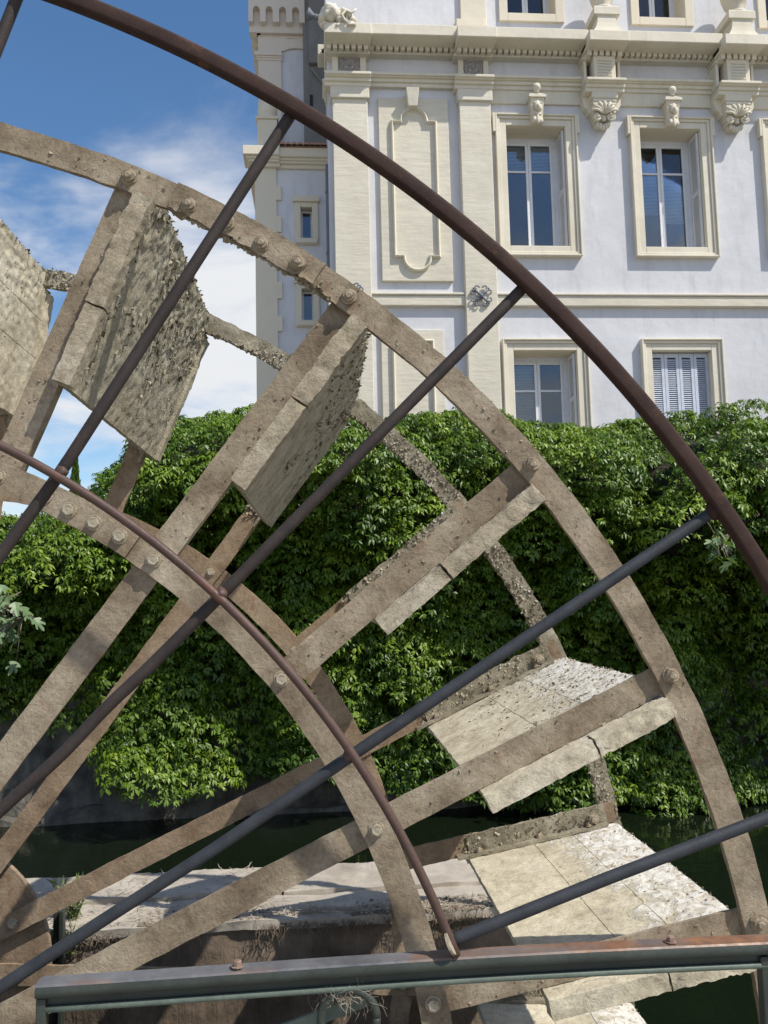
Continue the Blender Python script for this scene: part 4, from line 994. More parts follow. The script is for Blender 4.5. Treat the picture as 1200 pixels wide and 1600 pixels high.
# distant cypress
cyp = empty('cypress', U(117, 800, 60)*np.array([1, 1, 0])+np.array([0, 0, 0.15]), 'distant dark cypress tip showing above the left creeper', 'tree')
cb = ORG[cyp.name]; ct = float(U(118, 722, 60)[2])
mb = MB(); mb.tube([cb, cb+np.array([0, 0, ct-2])], np.array([0.25, 0.08]), 8, (0, 1, 0)); mb.build('trunk', M['twig'], cyp)
g = np.random.default_rng(5); n = 5000; h = g.random(n)**0.8; zz = 0.8+(ct-0.8-cb[2])*h; rad = 1.05*np.clip(1-h, 0.0, 1)**0.75*np.sqrt(g.random(n)); an = g.uniform(0, 6.283, n)
P = cb+np.stack([rad*np.cos(an), rad*np.sin(an), zz], -1); D = np.stack([np.cos(an)*0.5, np.sin(an)*0.5, np.full(n, 1.0)], -1)
V, Fc, T = leaves(P, D, np.clip(g.normal(0.15, 0.1, n), 0, 1), 0.42, 0.14, g, -1.6); fo = leaf_object('crown', V, Fc, T, M['leaf'], cyp); fo['kind'] = 'stuff'

# ================================================================== THE RACE WALL
BY0, BY1, BZ = 3.75, 4.38, 0.238
BX0, BX1 = -4.5, X(860, 1440, BY0)
rw = empty('race_wall', (-1.0, 4.0, WATER_Z), 'low stone wall with pale debris-strewn coping between the wheel and the canal', 'wall')
def noise_disp(amp, freq, seed, octv=4):
    return lambda P: vec_noise(P, freq, seed, octv)*amp
V, Fc = rough_box(150, 14, 34, lambda u, v, w_: np.stack([BX0+(BX1-BX0)*u, BY0+0.004+(BY1-BY0-0.02)*v, -1.6+(BZ-0.034+1.6)*w_], -1), lambda P: vec_noise(P, 4.0, 61, 4)*np.array([0.012, 0.022, 0.012]))
mesh_obj('masonry', V, Fc, M['wallstone'], rw, True)
def coping(xa, xb, ya, yb, zt, seed, name='coping_stone'):
    V, Fc = rough_box(int((xb-xa)/0.03)+2, int((yb-ya)/0.03)+2, 4, lambda u, v, w_: np.stack([xa+(xb-xa)*u, ya+(yb-ya)*v, zt-0.040+0.040*w_], -1), lambda P: vec_noise(P+seed, 7.0, seed, 4)*np.array([0.006, 0.016, 0.007]))
    return mesh_obj(name, V, Fc, M['coping'], rw, True)
xs_ = [BX0, -2.6, -1.75, -0.55, 0.42, BX1]
for i in range(len(xs_)-1): coping(xs_[i]+0.004, xs_[i+1]-0.004, BY0-0.012, 4.03, BZ-0.003, 70+i)
xs_ = [BX0, -1.9, -0.2, BX1]
for i in range(len(xs_)-1): coping(xs_[i]+0.004, xs_[i+1]-0.004, 4.038, BY1+0.01, BZ+0.012, 80+i)
# straw and dead weed on it
def straws(n, posf, L, wdt, seed, curl=0.5):
    g = np.random.default_rng(seed); Vs = []; Fs = []; base = 0
    for i in range(n):
        p, d = posf(g); ln = L*g.uniform(0.4, 1.6); d = np.array(d, float); d /= np.linalg.norm(d)
        k = 5; q = np.array(p, float); pts = [q]
        for j in range(k-1):
            d = d+g.normal(size=3)*curl*0.35; d /= np.linalg.norm(d); pts.append(pts[-1]+d*ln/(k-1))
        pts = np.array(pts); s = np.cross(pts[-1]-pts[0], [0.2, 0.5, 1]); nn = np.linalg.norm(s); s = s/nn if nn > 1e-6 else np.array([1, 0, 0])
        wv_ = wdt*g.uniform(0.5, 1.4)*np.array([0.8, 1, 1, 0.8, 0.3])[:, None]
        n2 = np.cross(s, pts[-1]-pts[0]); n2 /= max(1e-6, np.linalg.norm(n2))
        V3 = np.stack([pts-s*wv_, pts+s*wv_, pts+n2*wv_*1.2], 1).reshape(-1, 3)
        for j in range(k-1):
            for a, b in ((0, 1), (1, 2), (2, 0)): Fs.append((base+3*j+a, base+3*j+b, base+3*(j+1)+b, base+3*(j+1)+a))
        Vs.append(V3); base += 15
    return np.concatenate(Vs), np.array(Fs)
def pos_top(g):
    x = g.uniform(-1.9, BX1); y = BY0+0.01+0.3*g.random()**1.7 if g.random() < .7 else g.uniform(4.04, BY1)
    cl = vnoise(np.array([[x*2.2, y*2.2, 0.0]]), 1.0, 4)[0]
    if cl < -0.1: y = BY0+0.02+0.06*g.random()
    return (x, y, BZ+(0.003 if y < 4.035 else 0.016)), (g.normal(), g.normal(), 0.04*abs(g.normal()))
V, Fc = straws(2000, pos_top, 0.048, 0.0015, 5)
ds = mesh_obj('straw_litter', V, Fc, M['straw'], None, loc=(0, 4, BZ)); ds['kind'] = 'stuff'; ds['label'] = 'pale dry straw and twigs littering the stone wall top'; ds['category'] = 'straw'
g = np.random.default_rng(77); n = 2600; cx_ = g.uniform(-1.9, BX1, n); cy_ = BY0-0.005+0.16*g.random(n)**2.2; ps = g.uniform(0.003, 0.011, n)*(0.5+g.random(n))
kp = vnoise(np.stack([cx_*2.5, cy_*2, 0*cx_], -1), 1.3, 9) > -0.25; cx_, cy_, ps = cx_[kp], cy_[kp], ps[kp]; n = len(cx_)
tet = np.array([(1, 0, 0), (-0.5, 0.9, 0), (-0.5, -0.9, 0), (0, 0, 0.9)]); rot = g.uniform(0, 6.28, n)
V = np.zeros((n, 4, 3)); V[:, :, 0] = tet[None, :, 0]*np.cos(rot)[:, None]-tet[None, :, 1]*np.sin(rot)[:, None]; V[:, :, 1] = tet[None, :, 0]*np.sin(rot)[:, None]+tet[None, :, 1]*np.cos(rot)[:, None]; V[:, :, 2] = tet[None, :, 2]
V = V*(ps[:, None, None]*g.uniform(0.6, 1.4, (n, 4, 1))) + np.stack([cx_, cy_, np.full(n, BZ-0.003)], -1)[:, None, :]
q_ = (np.arange(n)*4)[:, None]; Fc = np.concatenate([q_+np.array([[0, 1, 3]]), q_+np.array([[1, 2, 3]]), q_+np.array([[2, 0, 3]])])
mesh_obj('crumbs', V.reshape(-1, 3), Fc, M['roots'], None, loc=(0, BY0, BZ), kind='stuff', label='brown crumbs of soil and bark along the front edge of the wall', category='debris')
def pos_edge(g):
    c_ = g.choice([-1.2, -1.15, -0.95, -0.62, -0.2, -0.05, 0.12, 0.48, 0.55, 0.62, 0.3]); x = c_+g.normal()*0.06
    return (x, BY0-0.02-0.01*g.random(), BZ-0.01-0.03*g.random()), (g.normal()*0.4, -0.35*g.random(), -1)
V, Fc = straws(800, pos_edge, 0.055, 0.0012, 6, 1.1)
mesh_obj('hanging_roots', V, Fc, M['roots'], None, loc=(0, BY0, BZ), kind='stuff', label='dry roots and dead grass hanging over the wall edge', category='roots')
# weeds
def weed(label, px, py, Y, z0, hgt, seed, n=7):
    g = np.random.default_rng(seed); c = U(px, py, Y); c[2] = z0
    root = empty('weed', c, label, 'weed', 'weeds growing on the race wall'); P = []; D = []; mb = MB()
    for i in range(n):
        dr = np.array([g.normal()*0.35, g.normal()*0.3, 1.0]); pts = [c+dr*hgt*s*g.uniform(0.9, 1.1)+np.array([0, 0, 0]) for s in np.linspace(0, 1, 6)]
        mb.tube(pts, np.linspace(0.004, 0.0015, 6), 5, (0.3, 1, 0))
        for p in pts[1:]:
            for q in range(4): P.append(p); D.append(g.normal(size=3)+np.array([0, 0, 0.8]))
    mb.build('stem', M['weed'], root); P = np.array(P); D = np.array(D); D /= np.linalg.norm(D, axis=1)[:, None]
    V, Fc, T = leaves(P, D, np.clip(g.normal(0.6, 0.2, len(P)), 0, 1), 0.05, 0.012, g, -0.3)
    fo = leaf_object('leaves', V, Fc, T, M['weed'], root); fo['kind'] = 'stuff'
weed('taller pale green weed on the wall top beside the hub', 116, 1425, 3.85, BZ-0.02, 0.16, 1, 9)
weed('scruffy weed rooted in the wall face just left of the dark post', 83, 1470, 3.72, 0.06, 0.16, 2, 8)
sp_ = empty('sluice_post', U(96, 1500, 3.70), 'dark grey steel post against the wall end near the hub', 'post')
mb = MB(); x0, x1 = X(84, 1450, 3.70), X(99, 1450, 3.70); mb.box(x0, x1, 3.69, 3.72, -0.9, Zz(92, 1418, 3.69)); mb.box(x1-0.005, x1+0.012, 3.655, 3.69, -0.9, Zz(92, 1418, 3.69)-0.005); bevel(mb.build('angle_iron', M['rail_green'], sp_), 0.002, 1)

# ================================================================== THE WATER WHEEL
CX, CZ = -1.5565, 0.2174; D1, D2 = 2.30, 3.46; R0, RI = 2.7614, 1.8578; TH0, AL = 1.183, 0.2526
wheel = empty('water_wheel', (CX, (D1+D2)/2, CZ), 'big iron water wheel with crusted brown rims, spokes and pale wooden paddles', 'water wheel')
def pol(r, t, th, Y):
    """point at radius r along spoke th, offset t across it (positive anticlockwise)"""
    er = (math.cos(th), math.sin(th)); et = (-er[1], er[0])
    return np.stack([CX+r*er[0]+t*et[0], Y+0*r+0*t, CZ+r*er[1]+t*et[1]], -1)
def arc_bar(r_in, r_out, y0, y1, a0, a1, step, amp, seed, mat, name, parent, crust=None):
    rm = (r_in+r_out)/2; n = max(4, int(abs(a1-a0)*rm/step)); m = max(2, int((r_out-r_in)/step)); k = max(1, int((y1-y0)/step))
    def fm(u, v, w_):
        a = a0+(a1-a0)*u; r = r_in+(r_out-r_in)*v
        return np.stack([CX+r*np.cos(a), y0+(y1-y0)*w_, CZ+r*np.sin(a)], -1)
    def dsp(P):
        d = vec_noise(P, 22, seed, 3)*amp
        if crust is not None: d = d+crust(P)
        return d
    V, Fc = rough_box(n, m, k, fm, dsp)
    o = mesh_obj(name, V, Fc, mat, parent, True); fix_normals(o); return o
# bolt meshes
def bolt_mesh(name, mat, hexa=True, s=1.0, lump=0.0, seed=0):
    mb = MB(); n = 6 if hexa else 12
    mb.lathe([(0.0225*s, 0), (0.0225*s, 0.003*s), (0.020*s, 0.004*s)], (0, 0, 0), (0, -1, 0), 16)
    mb.lathe([(0.0175*s, 0.0035*s), (0.0175*s, 0.014*s), (0.0150*s, 0.0165*s)], (0, 0, 0), (0, -1, 0), n)
    if not hexa: mb.lathe([(0.009*s, 0.016*s), (0.009*s, 0.022*s), (0.007*s, 0.024*s)], (0, 0, 0), (0, -1, 0), 10)
    V = np.array(mb.v)
    if lump: V = V+vec_noise(V, 60, seed, 2)*lump
    me = bpy.data.meshes.new(name); me.from_pydata(V.tolist(), [], mb.f); me.materials.append(mat); me.update()
    bm = bmesh.new(); bm.from_mesh(me); bmesh.ops.recalc_face_normals(bm, faces=bm.faces); bm.to_mesh(me); bm.free(); return me
BOLT = bolt_mesh('bolt', M['strip'], True, 1.0, 0.0012, 2); BOLT_CR = bolt_mesh('bolt_crusted', M['iron'], False, 1.1, 0.004, 5)
def bolt(parent, P, me=None, rot=0.0, s=1.0, name='bolt'):
    o = bpy.data.objects.new(name, me or BOLT); COL.objects.link(o); o.parent = parent; o.location = Vector(np.asarray(P)-origin(parent))
    o.rotation_euler = (0, rot, 0); o.scale = (s, s, s); ORG[o.name] = np.asarray(P); return o
RT_ = 0.020
def spoke_th(k): return TH0-k*AL
def splice_ends(): return
HW = 0.039
def crust_low(P):
    a = np.arctan2(P[:, 2]-CZ, P[:, 0]-CX); r = np.hypot(P[:, 0]-CX, P[:, 2]-CZ)
    m = np.clip((R0-0.020-r)/0.02, 0, 1)*((a > 0.93) & (a < 1.14))
    return vec_noise(P, 55, 77, 3)*0.009*m[:, None]
# near rims, built as bars that meet at splice plates
Yn0, Yn1 = D1-RT_, D1
rims = []
def rim(r, y0, y1, name, amp, seed, mat, crust=None, lo=-0.75, hi=2.3):
    return arc_bar(r-HW, r+HW, y0, y1, lo, hi, 0.018, amp, seed, mat, name, wheel, crust)
ro = rim(R0, Yn0, Yn1, 'outer_rim', 0.0022, 31, M['iron'], crust_low)
ri = rim(RI, Yn0, Yn1, 'inner_rim', 0.0014, 32, M['iron'])
ro2 = rim(R0, D2, D2+RT_, 'outer_rim', 0.006, 33, M['moss'])
ri2 = rim(RI, D2, D2+RT_, 'inner_rim', 0.002, 34, M['iron_rust'])
# the rest of the circle, out of view below and to the left
for r, y0, y1 in ((R0, Yn0, Yn1), (RI, Yn0, Yn1), (R0, D2, D2+RT_), (RI, D2, D2+RT_)):
    arc_bar(r-HW, r+HW, y0, y1, 2.301, 2*math.pi-0.751, 0.08, 0.002, 35, M['iron'], 'rim', wheel)
def ang(px, py, Y):
    P = U(px, py, Y); return math.atan2(P[2]-CZ, P[0]-CX)
# splice plates
def splice(parent, r, pa0, pa1, bolts, y, mat, hexa, lump=0.002, hw=HW):
    a0, a1 = ang(*pa0, y), ang(*pa1, y)
    pl = arc_bar(r-hw+0.002, r+hw+0.001, y-0.012, y+0.001, min(a0, a1), max(a0, a1), 0.012, lump, 41, mat, 'splice_plate', wheel, crust_low if r > 2.5 else None)
    for b_ in bolts: 
        P = U(*b_, y-0.012); rr_ = math.hypot(P[0]-CX, P[2]-CZ); bolt(pl, P, BOLT if hexa else BOLT_CR, rnd.uniform(0, 1), 0.95 if hexa else 0.9)
    return pl
splice(ro, R0, (268, 312), (497, 432), [(295, 322), (355, 350), (408, 383), (465, 412)], Yn0, M['iron'], False)
splice(ri, RI, (38, 770), (212, 850), [(70, 775), (108, 797), (147, 817), (187, 838)], Yn0, M['iron'], True, 0.0012)
# hub plates and axle
def disc(name, y, rad, mat, parent=wheel):
    mb = MB(); mb.lathe([(rad-0.004, 0), (rad, 0.004), (rad, 0.016), (rad-0.004, 0.020)], (CX, y, CZ), (0, 1, 0), 72); return auto_smooth(mb.build(name, mat, parent))
hub2 = disc('hub_plate', D2+RT_+0.012, 0.488, M['iron_rust']); hub1 = disc('hub_plate', D1+0.020, 0.488, M['iron'])
mb = MB(); mb.lathe([(0.11, 0), (0.11, D2-D1+0.5)], (CX, D1-0.25, CZ), (0, 1, 0), 32); auto_smooth(mb.build('axle', M['iron_rust'], wheel))
# spokes
SPT = 0.012
def bar(th, ra, rb, t0, t1, y0, y1, amp, seed, mat, name, parent, step=0.02, crust=None):
    n = max(2, int((rb-ra)/step)); m = max(1, int((t1-t0)/step)); k = max(1, int((y1-y0)/step))
    V, Fc = rough_box(n, m, k, lambda u, v, w_: pol(ra+(rb-ra)*u, t0+(t1-t0)*v, th, y0+(y1-y0)*w_), lambda P: vec_noise(P, 24, seed, 3)*amp + (crust(P) if crust else 0))
    o = mesh_obj(name, V, Fc, mat, parent, True); fix_normals(o); return o
KMIN, KMAX = -3, 7
for k in range(KMIN, KMAX+1):
    th = spoke_th(k); longk = (k % 2 != 0)
    ra = 0.20 if longk else RI-0.038
    hw = 0.039
    s1 = bar(th, ra, R0+0.02, -hw, hw, D1+0.001, D1+SPT, 0.0014, 50+k, M['iron'], 'spoke', wheel)
    bar(th, RI, R0-0.05, -hw+0.001, -hw+0.010, D1+SPT-0.001, D1+SPT+0.035, 0.001, 50+k, M['iron'], 'flange', s1)
    s2 = bar(th, ra, R0+0.02, -hw, hw, D2-SPT, D2-0.001, 0.0030 if not longk else 0.0022, 70+k, M['iron_rust'], 'spoke', wheel)
    f2 = bar(th, RI+0.25, R0-0.03, -hw+0.001, -hw+0.012, D2-SPT-0.045, D2-SPT+0.001, 0.004, 75+k, M['moss'], 'flange', s2)
    # crust over the outer half of the rear spoke
    bar(th, 2.16, R0-0.02, -hw-0.002, hw+0.003, D2-SPT-0.010, D2-SPT+0.001, 0.0055, 90+k, M['moss'], 'moss_crust', s2, 0.012)
    bolt(s1, pol(R0+0.0, 0.004, th, Yn0), BOLT_CR, rnd.uniform(0, 1), 0.92)
    bolt(s1, pol(RI, 0.0, th, Yn0), BOLT, rnd.uniform(0, 1), 0.95)
    bolt(s2, pol(2.68, -0.005, th, D2-SPT-0.01), BOLT_CR, rnd.uniform(0, 1), 1.0)
    bolt(s2, pol(RI, 0.0, th, D2-SPT), BOLT, rnd.uniform(0, 1), 0.8)
    if longk:
        bolt(s2, pol(0.39, 0.0, th, D2-SPT), BOLT, 0.2, 0.9); bolt(s2, pol(0.27, 0.0, th, D2-SPT), BOLT, 0.5, 0.9)
        bolt(s1, pol(0.39, 0.0, th, D1), BOLT, 0.2, 0.9)
# paddles
def flake_cloud(n, posf, size, seed):
    """little curled flakes; posf gives (point, outward normal)"""
    g = np.random.default_rng(seed); P, Nn = posf(g, n)
    n = len(P); t = g.normal(size=(n, 3)); t -= Nn*np.sum(t*Nn, 1)[:, None]; t /= np.linalg.norm(t, axis=1)[:, None]
    d = t*g.uniform(0.5, 1.0, n)[:, None]+Nn*g.uniform(0.15, 0.9, n)[:, None]; d /= np.linalg.norm(d, axis=1)[:, None]
    s = np.cross(d, Nn); s /= np.maximum(1e-6, np.linalg.norm(s, axis=1))[:, None]
    L = size*g.uniform(0.4, 1.5, n)[:, None]; W = L*g.uniform(0.25, 0.6, n)[:, None]
    P = P-Nn*0.002
    cur = np.cross(s, d)*L*g.uniform(-0.4, 0.4, n)[:, None]
    V = np.stack([P-s*W*0.6, P+s*W*0.6, P+d*L*0.55-s*W+cur, P+d*L*0.55+s*W+cur, P+d*L], 1).reshape(-1, 3)
    q = (np.arange(n)*5)[:, None]
    Fc = np.concatenate([q+np.array([[0, 1, 3]]), q+np.array([[0, 3, 2]]), q+np.array([[2, 3, 4]])]); return V, Fc
TB0, TB1 = -0.0405, -0.0665
def paddle(k):
    th = spoke_th(k); er = np.array([math.cos(th), 0, math.sin(th)]); et = np.array([-er[2], 0, er[0]])
    ra, rb = 2.150, 2.775; ya, yb = 2.235, D2+0.07; g = random.Random(100+k)
    hairy = k in (0, 1, -1); upm = M['board_hairy'] if k in (0, 1) else M['board']
    # near batten = the thick crusted end strip
    def bc(P):
        r = (P-np.array([CX, 0, CZ]))@er; m = np.clip((r-2.30)/0.25, 0.15, 1)
        return vec_noise(P, 37, 210+k, 4)*(0.0044 if k < 3 else 0.0032)*m[:, None] + vec_noise(P, 120, 215+k, 2)*0.0022
    rsp = 2.36+0.12*g.random()
    pd_ = bar(th, ra, rsp-0.003, TB1-0.025, TB0-0.001, ya, ya+0.050, 0.001, 200+k, M['board'] if k > 2 else M['strip'], 'paddle', wheel, 0.012, bc)
    bar(th, rsp+0.003, 2.716, TB1-0.025, TB0+0.002, ya-0.002, ya+0.050, 0.001, 205+k, M['board'] if k > 2 else M['strip'], 'end_strip', pd_, 0.010, bc)
    bar(th, ra, 2.70, TB1-0.016, TB1+0.001, yb-0.05, yb, 0.001, 207+k, upm, 'end_strip', pd_, 0.016, bc)
    # three planks running across the wheel
    cuts = [ra, ra+0.27, ra+0.43, rb]
    for q in range(3):
        gp = 0.0001 if k in (0, 1) else 0.0013
        a, b_ = cuts[q]+gp, cuts[q+1]-gp
        y0 = ya+0.051 if q < 2 else D1+0.004+SPT
        y0 = ya+0.051
        outer = q == 2
        def pc(P):
            rl = P-np.array([CX, 0, CZ]); r = rl@er; t = rl@et
            m = np.clip((r-2.42)/0.30, 0, 1)
            ridg = 1-np.abs(vnoise(P, 30, 300+k))
            base = vec_noise(P, 45, 310+k, 2)*0.0016
            am = (0.0045 if hairy else 0.0032)*(0.25+m) if (hairy or k < 4) else 0.0045*m
            if hairy: am = am + 0.0022
            return base + et[None, :]*((vnoise(P, 70, 320+k)*0.6+ridg-0.5)*am*np.where(t > (TB0+TB1)/2, 1, -1))[:, None]
        V, Fc = rough_box(max(3, int((b_-a)/0.009)), 2, int((yb-y0)/0.010), lambda u, v, w_: pol(a+(b_-a)*u, TB1+(TB0-TB1)*v, th, y0+(yb-y0)*w_), pc)
        if outer and True:
            # leave room for the near rim: outer plank is notched there
            rl = V-np.array([CX, 0, CZ]); r = rl@er; lim = R0-HW-0.006
            msk = (V[:, 1] < D1+0.03) & (r > lim); V[msk] -= er[None, :]*(r[msk]-lim)[:, None]
            msk2 = (V[:, 1] > D2-0.02) & (r > lim); V[msk2] -= er[None, :]*(r[msk2]-lim)[:, None]
        o = mesh_obj('plank', V, Fc, M['board_mix'] if k >= 2 else upm, pd_, True); fix_normals(o)
    # bolts on the rear ledge
    for rr_ in (2.20, 2.45, 2.66):
        b2 = bolt(pd_, pol(rr_, TB0+0.014, th, D2-0.035), BOLT_CR, 0, 0.6)
        b2.rotation_euler = (0, -th, 0); b2.rotation_euler = Vector((0, -1, 0)).rotation_difference(Vector(et)).to_euler()
    # flakes on both faces, densest at the outer end
    def pf(g2, n):
        r = ra+(rb-ra)*g2.random(n)**(0.45 if not hairy else 0.6); y = g2.uniform(ya+0.06, yb, n); s = g2.random(n) < (0.5 if k < 3 else 0.8)
        keep = (vnoise(np.stack([r*1.0, y, np.full(n, k*3.1)], -1), 9, 5) + (r-2.55)*2.0) > 0.0
        if k >= 4: keep &= r > 2.42
        if k == 3: keep = vnoise(np.stack([r, y, np.full(n, 2.0)], -1), 12, 6) + (r-2.35)*1.2 > 0.0
        r, y, s = r[keep], y[keep], s[keep]
        r = np.where((y < D1+0.03) | (y > D2-0.03), np.minimum(r, 2.70), r)
        t = np.where(s, TB0, TB1); P = np.stack([CX+r*er[0]+t*et[0], y, CZ+r*er[2]+t*et[2]], -1)
        return P, np.where(s[:, None], et[None, :], -et[None, :])
    V, Fc = flake_cloud({-1: 1400, 0: 2600, 1: 2000, 3: 2200}.get(k, 700), pf, 0.015 if k in (0, 1) else 0.009, 400+k)
    fl = mesh_obj('flakes', V, Fc, M['flake'] if k < 4 else M['board_white'], pd_); fl['kind'] = 'stuff'
    # ragged fringe on the outer end
    def pe(g2, n):
        y = g2.uniform(D1+0.04, D2-0.03, n); t = g2.uniform(TB1, TB0, n); r = np.full(n, rb)
        return np.stack([CX+r*er[0]+t*et[0], y, CZ+r*er[2]+t*et[2]], -1), np.repeat(er[None, :], n, 0)
    V, Fc = flake_cloud(420, pe, 0.013 if k < 3 else 0.009, 450+k)
    fl = mesh_obj('fringe', V, Fc, M['flake'] if k < 3 else M['board'], pd_); fl['kind'] = 'stuff'
for k in range(-2, 7): paddle(k)
# moss flakes on the rims
def rim_flakes(parent, r, y, a0, a1, n, size, seed, edge_only=False):
    def pf(g, n):
        a = g.uniform(a0, a1, n); rr_ = r-HW+2*HW*g.random(n)
        keep = vnoise(np.stack([a*3, rr_, np.zeros(n)], -1), 6, seed) > -0.15; 
        if edge_only: rr_ = r-HW+0.012*g.random(n)
        else: a, rr_ = a[keep], rr_[keep]
        P = np.stack([CX+rr_*np.cos(a), np.full(len(a), y), CZ+rr_*np.sin(a)], -1)
        if edge_only: Nn = np.stack([-np.cos(a), np.full(len(a), -0.5), -np.sin(a)], -1); Nn /= np.linalg.norm(Nn, axis=1)[:, None]
        else: Nn = np.repeat(np.array([[0., -1., 0.]]), len(a), 0)
        return P, Nn
    V, Fc = flake_cloud(n, pf, size, seed); fl = mesh_obj('moss_flakes', V, Fc, M['flake'], parent); fl['kind'] = 'stuff'
rim_flakes(ro2, R0, D2-0.002, 0.1, 1.5, 2600, 0.010, 500); rim_flakes(ro2, R0, D2, 0.1, 1.5, 900, 0.013, 501, True)
rim_flakes(ro, R0, Yn0+0.004, 0.95, 1.13, 350, 0.014, 502, True); rim_flakes(ro, R0, Yn0, 0.3, 1.4, 240, 0.008, 503)
for k in range(0, 6):
    th = spoke_th(k)
    def pf(g, n):
        r = g.uniform(2.14, 2.72, n); t = g.uniform(-0.04, 0.045, n); return pol(r, t, th, np.full(n, D2-SPT-0.012)), np.repeat(np.array([[0., -1., 0.]]), n, 0)
    V, Fc = flake_cloud(260, pf, 0.009 if k > 2 else 0.012, 520+k); fl = mesh_obj('spoke_flakes', V, Fc, M['flake'], wheel); fl['kind'] = 'stuff'
    def pf2(g, n):
        r = g.uniform(RI+0.02, R0-0.06, n); t = g.uniform(-0.036, 0.036, n); return pol(r, t, th, np.full(n, D1+0.001)), np.repeat(np.array([[0., -1., 0.]]), n, 0)
    V, Fc = flake_cloud(70, pf2, 0.007, 540+k); fl = mesh_obj('spoke_flakes', V, Fc, M['iron'], wheel); fl['kind'] = 'stuff'

# ================================================================== THE GUARD GRILLE
GY, RG, RGI, P0, PA = 1.772, 2.893, 1.9306, 1.0201, 0.2222
RZ = 0.862   # top of the handrail
guard = empty('wheel_guard', (CX, GY, RZ), 'dark rusty arched guard of curved bars and radial pipes in front of the wheel', 'guard')
def circ(r, a): return np.array([CX+r*math.cos(a), GY, CZ+r*math.sin(a)])
sec = []
for (cx_, cz_, a0) in ((0.014, 0.011, 0), (-0.014, 0.011, 90), (-0.014, -0.011, 180), (0.014, -0.011, 270)):
    for q in range(4):
        a = math.radians(a0+q*30); sec.append((cx_+0.011*math.cos(a), cz_+0.008*math.sin(a)))
a_low = math.asin((RZ-CZ)/RG)
mb = MB(); mb.tube([circ(RG, a) for a in np.linspace(a_low, 2.2, 150)], 1.0, 0, (0, 1, 0), np.array(sec)*np.array([0.70, 0.8]))
# moulded ridge along the outside
ob = auto_smooth(mb.build('outer_bar', M['guard'], guard), 50)
mb = MB(); mb.tube([circ(RG+0.0125, a)+np.array([0, -0.009, 0]) for a in np.linspace(a_low, 2.2, 150)], 0.0055, 8); mb.build('outer_ridge', M['guard'], ob, True)
a_in = math.asin((RZ+0.006-CZ)/RGI)
mb = MB(); mb.tube([circ(RGI, a)+np.array([0, -0.012, 0]) for a in np.linspace(a_in, 2.2, 110)], 0.0095, 10); mb.build('inner_bar', M['arc_red'], guard, True)
def smooth_path(pts, n=40):
    P = np.array(pts, float); d = np.r_[0, np.cumsum(np.linalg.norm(np.diff(P, axis=0), axis=1))]
    t = np.linspace(0, d[-1], n); Q = np.stack([np.interp(t, d, P[:, i]) for i in range(3)], -1)
    for _ in range(2): Q[1:-1] = (Q[:-2]+2*Q[1:-1]+Q[2:])/4
    return Q
GP = GY+0.016
pipes = [([(60, -90), (25, 0), (-40, 165), (-160, 400)], 'pipe_brown'),
         ([(459, 172), (95, 738), (0, 868), (-120, 1040), (-260, 1260)], 'pipe_brown'),
         ([(821, 446), (345, 930), (224, 1052), (165, 1105), (104, 1173), (0, 1266), (-150, 1410), (-300, 1560)], 'pipe_brown'),
         ([(1113, 800), (547, 1182), (330, 1330), (170, 1432), (0, 1543), (-160, 1648)], 'pipe_blue'),
         ([(1500, 1158), (1200, 1277), (950, 1372), (706, 1470)], 'pipe_blue')]
for i, (pp, mt) in enumerate(pipes):
    pts = [U(a, b_, GP) for a, b_ in pp]
    # the outer end stops inside the curved bar
    a_, b2 = pts[1], pts[0]; dd = (b2-a_)/np.linalg.norm(b2-a_); oc = (a_-np.array([CX, GP, CZ]))*np.array([1, 0, 1]); bb = oc@dd
    pts[0] = a_ + dd*(-bb+math.sqrt(bb*bb-(oc@oc-(RG-0.004)**2)))
    mb = MB(); mb.tube(smooth_path(pts, 60), 0.0130, 16); mb.build('radial_pipe', M[mt], guard, True)
for (a, b_) in ((95, 738), (345, 928), (547, 1181)):
    mb = MB(); c = U(a, b_, GY-0.008); mb.blob(c, (0.0145, 0.010, 0.013), a, 0.5, 2.5, 2); mb.build('weld', M['arc_red'], guard, True)
for (a, b_) in ((462, 170), (823, 443), (1116, 798)):
    mb = MB(); c = U(a, b_, GY+0.010); mb.blob(c, (0.021, 0.017, 0.021), a, 0.35, 2.5, 2); mb.build('weld', M['guard'], guard, True)
# foot flange of the lowest pipe
c = U(703, 1478, GY-0.012); dpipe = U(950, 1372, GP)-U(706, 1470, GP)
mb = MB(); mb.lathe([(0.006, -0.003), (0.025, -0.003), (0.025, 0.003), (0.006, 0.003)], c+np.array([0.002, 0, 0.008]), (0.80, -0.25, 0.35), 20); fl = auto_smooth(mb.build('foot_flange', M['strip'], guard))

# ================================================================== THE RAILING
XRL = X(50, 1545, GY-0.03); XRR = 3.4
rail = empty('railing', ((XRL+XRR)/2, GY, 0.0), 'green iron railing with weathered rust-stained handrail along the quay', 'railing')
y0, y1 = 1.757, 1.799
prof = [(y1, RZ), (y0+0.004, RZ+0.001), (y0, RZ-0.003), (y0-0.003, RZ-0.010), (y0-0.003, RZ-0.020), (y0+0.004, RZ-0.028), (y0+0.012, RZ-0.031), (y1-0.012, RZ-0.031), (y1, RZ-0.026)]
def seg_profile(mbx, prof, xa, xb, n, wob=0.0):
    P = []; 
    for i in range(n+1):
        x = xa+(xb-xa)*i/n; wz_ = 0.004*wob*math.sin(x*3.1+0.5)
        P += [(x, y, z+wz_) for y, z in prof]
    m = len(prof); Fc = [(i*m+k, i*m+(k+1) % m, (i+1)*m+(k+1) % m, (i+1)*m+k) for i in range(n) for k in range(m)]
    Fc += [tuple(range(m-1, -1, -1)), tuple(range(n*m, n*m+m))]; mbx.add(P, Fc)
